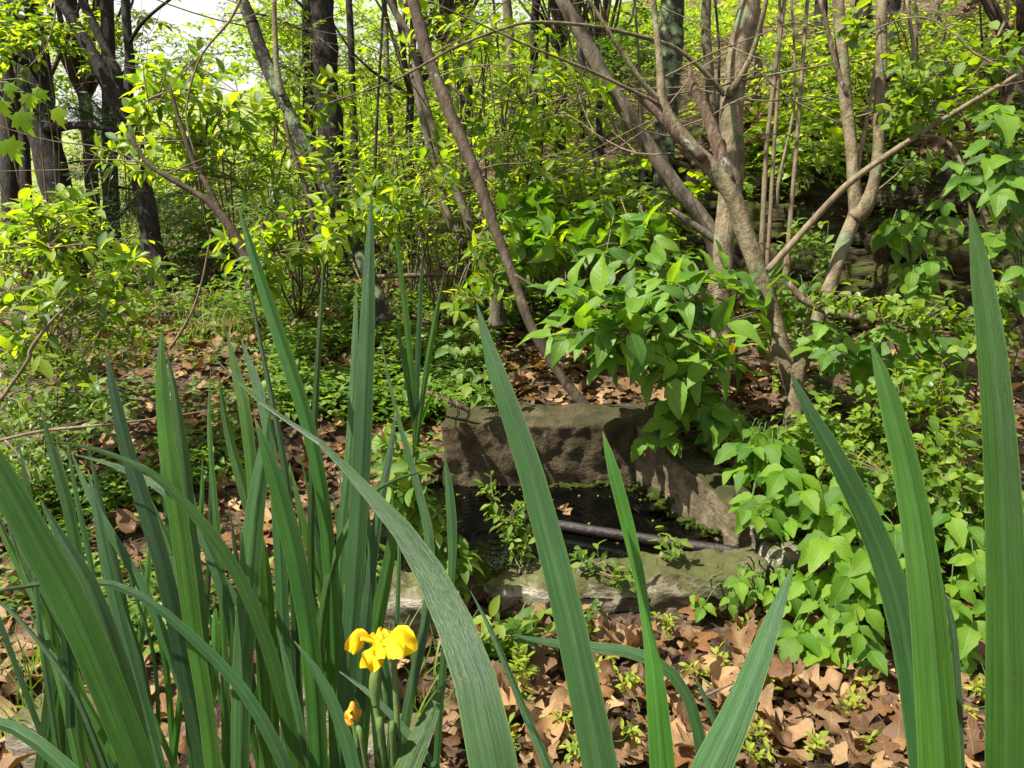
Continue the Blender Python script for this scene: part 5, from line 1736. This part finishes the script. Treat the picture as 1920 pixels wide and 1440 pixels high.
iris('tall iris with the highest upright blade in the clump', (-.26, .95), [
    ([(697, 362, 2), (693, 470, 22), (689, 600, 33), (684, 720, 38), (678, 860, 42), (670, 1000, 42), (660, 1150, 42), (648, 1300, 42), (640, 1445, 42)], 1.05, .98, B, (.1, .1)),
    ([(668, 528, 2), (666, 610, 12), (662, 720, 17), (655, 850, 20), (640, 1010, 22), (632, 1200, 22), (625, 1445, 24)], 1.2, 1.1, B),
    ([(447, 388, 2), (468, 458, 18), (500, 560, 27), (530, 650, 31), (562, 745, 32), (590, 850, 30), (612, 990, 30), (625, 1200, 32), (632, 1445, 32)], 1.12, 1.02, Gn, (-.2, .1)),
    ([(608, 468, 1), (603, 560, 9), (597, 660, 12), (590, 780, 14), (585, 900, 15), (583, 1050, 16), (590, 1250, 18), (600, 1445, 20)], 1.3, 1.15, Gn),
    ([(742, 768, 2), (732, 845, 15), (712, 950, 21), (695, 1080, 23), (680, 1250, 26), (668, 1445, 28)], 1.15, 1.05, B),
    ([(715, 640, 1), (735, 740, 8), (765, 850, 14), (790, 940, 20), (806, 1020, 22), (800, 1150, 22), (770, 1300, 24)], 1.35, 1.2, B),
    ([(735, 905, 2), (738, 990, 20), (722, 1090, 30), (700, 1200, 34), (680, 1330, 34), (668, 1445, 34)], 1.15, 1.08, Gn),
    ([(805, 880, 1), (760, 893, 8), (715, 912, 10), (668, 960, 14), (630, 1040, 18), (605, 1150, 20), (596, 1300, 22), (592, 1445, 22)], 1.1, 1.0, Gn),
    ([(477, 783, 2), (500, 848, 26), (530, 948, 40), (555, 1050, 45), (575, 1160, 44), (590, 1300, 42), (598, 1445, 42)], 1.0, .95, Gn),
    ([(833, 848, 2), (843, 925, 20), (848, 1005, 22), (846, 1085, 16), (835, 1200, 16)], 1.7, 1.65, B),
    ([(552, 1202, 2), (600, 1270, 22), (640, 1360, 28), (664, 1445, 30)], .92, .88, B)])
iris('iris with bright lit blades in the middle of the clump', (-.42, .95), [
    ([(425, 622, 2), (443, 700, 20), (458, 765, 26), (470, 860, 26), (480, 980, 28), (490, 1150, 30), (500, 1445, 30)], 1.15, 1.05, Gn),
    ([(453, 637, 2), (474, 700, 18), (495, 765, 23), (508, 845, 24), (520, 960, 26), (530, 1150, 28), (540, 1445, 28)], 1.2, 1.1, B),
    ([(410, 705, 2), (425, 800, 18), (447, 885, 24), (470, 965, 26), (500, 1100, 28), (515, 1445, 28)], 1.2, 1.1, Gn),
    ([(505, 760, 2), (495, 850, 28), (478, 960, 42), (468, 1070, 46), (458, 1200, 44), (452, 1320, 42), (450, 1445, 40)], 1.05, 1.0, B, (.1, .1)),
    ([(462, 490, 1), (478, 590, 8), (500, 700, 11), (520, 800, 13), (540, 920, 16), (552, 1100, 18), (556, 1445, 20)], 1.35, 1.2, B),
    ([(60, 826, 1), (150, 835, 8), (230, 860, 13), (292, 892, 18), (352, 950, 23), (410, 1020, 27), (460, 1105, 29), (500, 1205, 31), (530, 1310, 31), (560, 1445, 33)], .98, .94, Gn, (.3, .1)),
    ([(130, 850, 1), (200, 868, 10), (262, 893, 16), (320, 930, 20), (370, 990, 22), (410, 1080, 24), (440, 1200, 26), (455, 1445, 28)], 1.12, 1.02, B, (-.3, .1)),
    ([(395, 690, 1), (392, 790, 10), (398, 890, 13), (408, 1000, 16), (418, 1140, 18), (425, 1445, 20)], 1.25, 1.15, Gn),
    ([(520, 1180, 2), (540, 1260, 16), (560, 1350, 20), (572, 1445, 22)], 1.0, .96, B)])
iris('iris with broad dark blades toward the left of the clump', (-.62, .95), [
    ([(303, 615, 2), (303, 700, 26), (310, 800, 35), (324, 905, 39), (345, 1050, 40), (365, 1200, 38), (385, 1320, 36), (400, 1445, 36)], 1.0, .95, Gn, (.3, .2)),
    ([(312, 655, 2), (330, 755, 20), (345, 880, 31), (356, 1000, 31), (375, 1150, 32), (395, 1445, 32)], 1.06, 1.0, B, (-.3, -.2)),
    ([(197, 650, 2), (214, 740, 21), (240, 850, 30), (275, 960, 35), (310, 1080, 36), (345, 1250, 36), (385, 1445, 36)], 1.05, .98, B),
    ([(165, 880, 2), (184, 970, 19), (205, 1075, 22), (235, 1200, 26), (270, 1330, 28), (300, 1445, 28)], 1.15, 1.05, B),
    ([(78, 772, 2), (103, 865, 20), (130, 960, 25), (147, 1050, 25), (190, 1200, 26), (235, 1330, 28), (270, 1445, 28)], 1.1, 1.02, Gn),
    ([(-60, 1130, 2), (0, 1108, 8), (60, 1097, 12), (130, 1089, 14), (200, 1093, 15), (245, 1107, 16), (310, 1150, 18), (400, 1232, 22), (460, 1300, 24), (505, 1375, 26), (540, 1450, 28)], .96, .9, B, (.3, .1)),
    ([(-190, 480, 1.7), (-120, 660, 22.4), (-60, 790, 39.6), (0, 890, 53.3), (60, 1000, 61.9), (120, 1105, 65.4), (170, 1212, 65.4), (215, 1322, 63.6), (262, 1445, 61.9)], .62, .62, Gn, (.1, .1)),
    ([(75, 935, 2), (115, 1010, 22), (165, 1095, 36), (200, 1190, 44), (235, 1300, 48), (270, 1445, 48)], .82, .8, B),
    ([(-190, 1335, 2), (-90, 1335, 16), (0, 1355, 24), (60, 1385, 28), (130, 1445, 32)], .82, .78, B),
    ([(30, 1035, 1), (75, 1160, 10), (110, 1270, 14), (150, 1445, 18)], 1.2, 1.1, Gn),
    ([(255, 890, 1), (290, 960, 14), (330, 1060, 20), (360, 1180, 24), (380, 1445, 26)], 1.1, 1.0, Gn),
    ([(-80, 1090, 2), (0, 1130, 8), (70, 1200, 10), (140, 1300, 12), (200, 1445, 14)], 1.15, 1.05, B)])
# further small blades filling the clump
fill = []
for i in range(64):
    bx_ = R.uniform(60, 760)
    tpx = bx_ + R.gauss(-60, 70)
    tpy = R.uniform(820, 1150)
    w = R.uniform(9, 22)
    t = R.uniform(1.15, 1.6)
    md = (bx_ * .5 + tpx * .5 + R.gauss(12, 10), (tpy + 1445) / 2)
    fill.append(([(tpx, tpy, 1.5), (tpx * .72 + md[0] * .28 + 3, tpy * .65 + md[1] * .35, w * .8), (md[0], md[1], w), (bx_, 1445, w * 1.05)], t, t - .06, R.choice((B, Gn))))
iris('thicket of narrow iris blades filling the back of the clump', (-.5, 1.25), fill)
iris('small iris clump of thin upright blades beyond the main clump', (P(778, 800, 2.85).x, P(778, 800, 2.85).y), [
    ([(738, 418, 1), (750, 500, 11), (762, 600, 14), (772, 700, 13), (777, 790, 12)], 2.8, 2.85, Gn),
    ([(793, 458, 1), (788, 560, 10), (783, 680, 12), (780, 790, 12)], 2.8, 2.85, B),
    ([(833, 512, 1), (818, 590, 11), (802, 680, 13), (786, 790, 12)], 2.8, 2.85, Gn),
    ([(740, 575, 1), (752, 650, 9), (766, 730, 11), (775, 790, 11)], 2.75, 2.85, B),
    ([(757, 640, 1), (765, 700, 8), (775, 790, 9)], 2.75, 2.85, Gn),
    ([(822, 720, 1), (806, 750, 7), (788, 795, 8)], 2.75, 2.85, Gn)])

# flowering iris
fx, fy = P(735, 1440, .88).x, P(735, 1440, .88).y + .12
fr = thing('iris_plant', 'flowering iris with an open yellow bloom and a withered one', 'iris', (fx, fy, hz(fx, fy)), 'yellow flag irises')
fo = tuple(fr.location)
FT = .88


def stalk(pts, r):
    w = [tuple(P(a, b, FT)) for a, b in pts] + [(fx, fy, fo[2] - .02)]
    a = cat_rom(w, 24)
    v, f, u = tube(a, np.linspace(r * .8, r, 24), 8)
    link('stalk', make_mesh('stalk', v - np.array(fo), f, M['green_stem'], u), fr)


stalk([(704, 1255), (702, 1300), (712, 1370), (722, 1440)], .0045)
stalk([(738, 1222), (742, 1300), (745, 1380), (740, 1445)], .004)
stalk([(662, 1350), (672, 1400), (690, 1450)], .0035)
v, f, u = tube(cat_rom([tuple(P(706, 1250, FT)), tuple(P(704, 1272, FT)), tuple(P(703, 1300, FT)), tuple(P(705, 1325, FT))], 14), [.002, .004, .0055, .0065, .007, .0072, .0072, .007, .0066, .006, .0055, .005, .0045, .004], 10)
link('bud_sheath', make_mesh('bud_sheath', v - np.array(fo), f, M['green_stem'], u), fr)


def bloom(label, cen, petals, mat, name='flower'):
    c = P(*cen, FT)
    T = Tubes()
    T.add(cat_rom([tuple(c + Vector((0, 0, -.03))), tuple(c + Vector((0, 0, -.012))), tuple(c + Vector((0, 0, .006)))], 8), [.003, .004, .006, .007, .007, .006, .004, .002], 8)
    flw = link(name, T.mesh(name, M[mat], c), fr, c - Vector(fo))
    for k, (tx, ty, dz, w, mx, my) in enumerate(petals):
        tip = P(tx, ty, FT + dz)
        mid = P(mx, my, FT + dz * .55)
        w3 = [tuple(c), tuple(c.lerp(mid, .55)), tuple(mid), tuple(mid.lerp(tip, .6)), tuple(tip)]
        nrm = (Vector((0, -.8, .6)) + rv(.15))
        v, f, u = strip(w3, [.005, w * .45, w * .85, w * 1.05, w * .7], nrm, .10, 18, 10, (R.uniform(-.5, .5), R.uniform(-.9, .9)), .26, k * 2.1)
        link('petal', make_mesh('petal', v - np.array(c), f, M[mat], u), flw)
    return flw


bloom('', (710, 1208), [(656, 1222, .0, .017, 674, 1190), (690, 1256, -.03, .022, 695, 1228), (770, 1226, .0, .024, 752, 1188), (742, 1236, -.03, .022, 738, 1202),
                        (722, 1180, .02, .015, 715, 1194), (744, 1186, .03, .014, 730, 1196), (692, 1192, .01, .011, 700, 1200), (714, 1236, -.02, .016, 712, 1222)], 'petal')
bloom('', (661, 1325), [(660, 1358, 0, .012, 654, 1338), (668, 1345, .01, .011, 668, 1332), (656, 1348, -.01, .010, 655, 1333), (664, 1318, .0, .008, 664, 1320)], 'wilted', 'withered_flower')
# small orange curled leaf hanging in the broad leaved shrub
o = link('yellow_leaf', leaf_mesh('box', 'young_leaf')[1], None, P(1380, 642, 2.95))
o.scale = (.05, .05, .05)
o.rotation_euler = (-1.2, .3, .6)
o.data = o.data.copy()
o.data.materials[0] = M['petal']
tag(o, 'single curled yellow leaf caught among the large veined leaves', 'leaf')
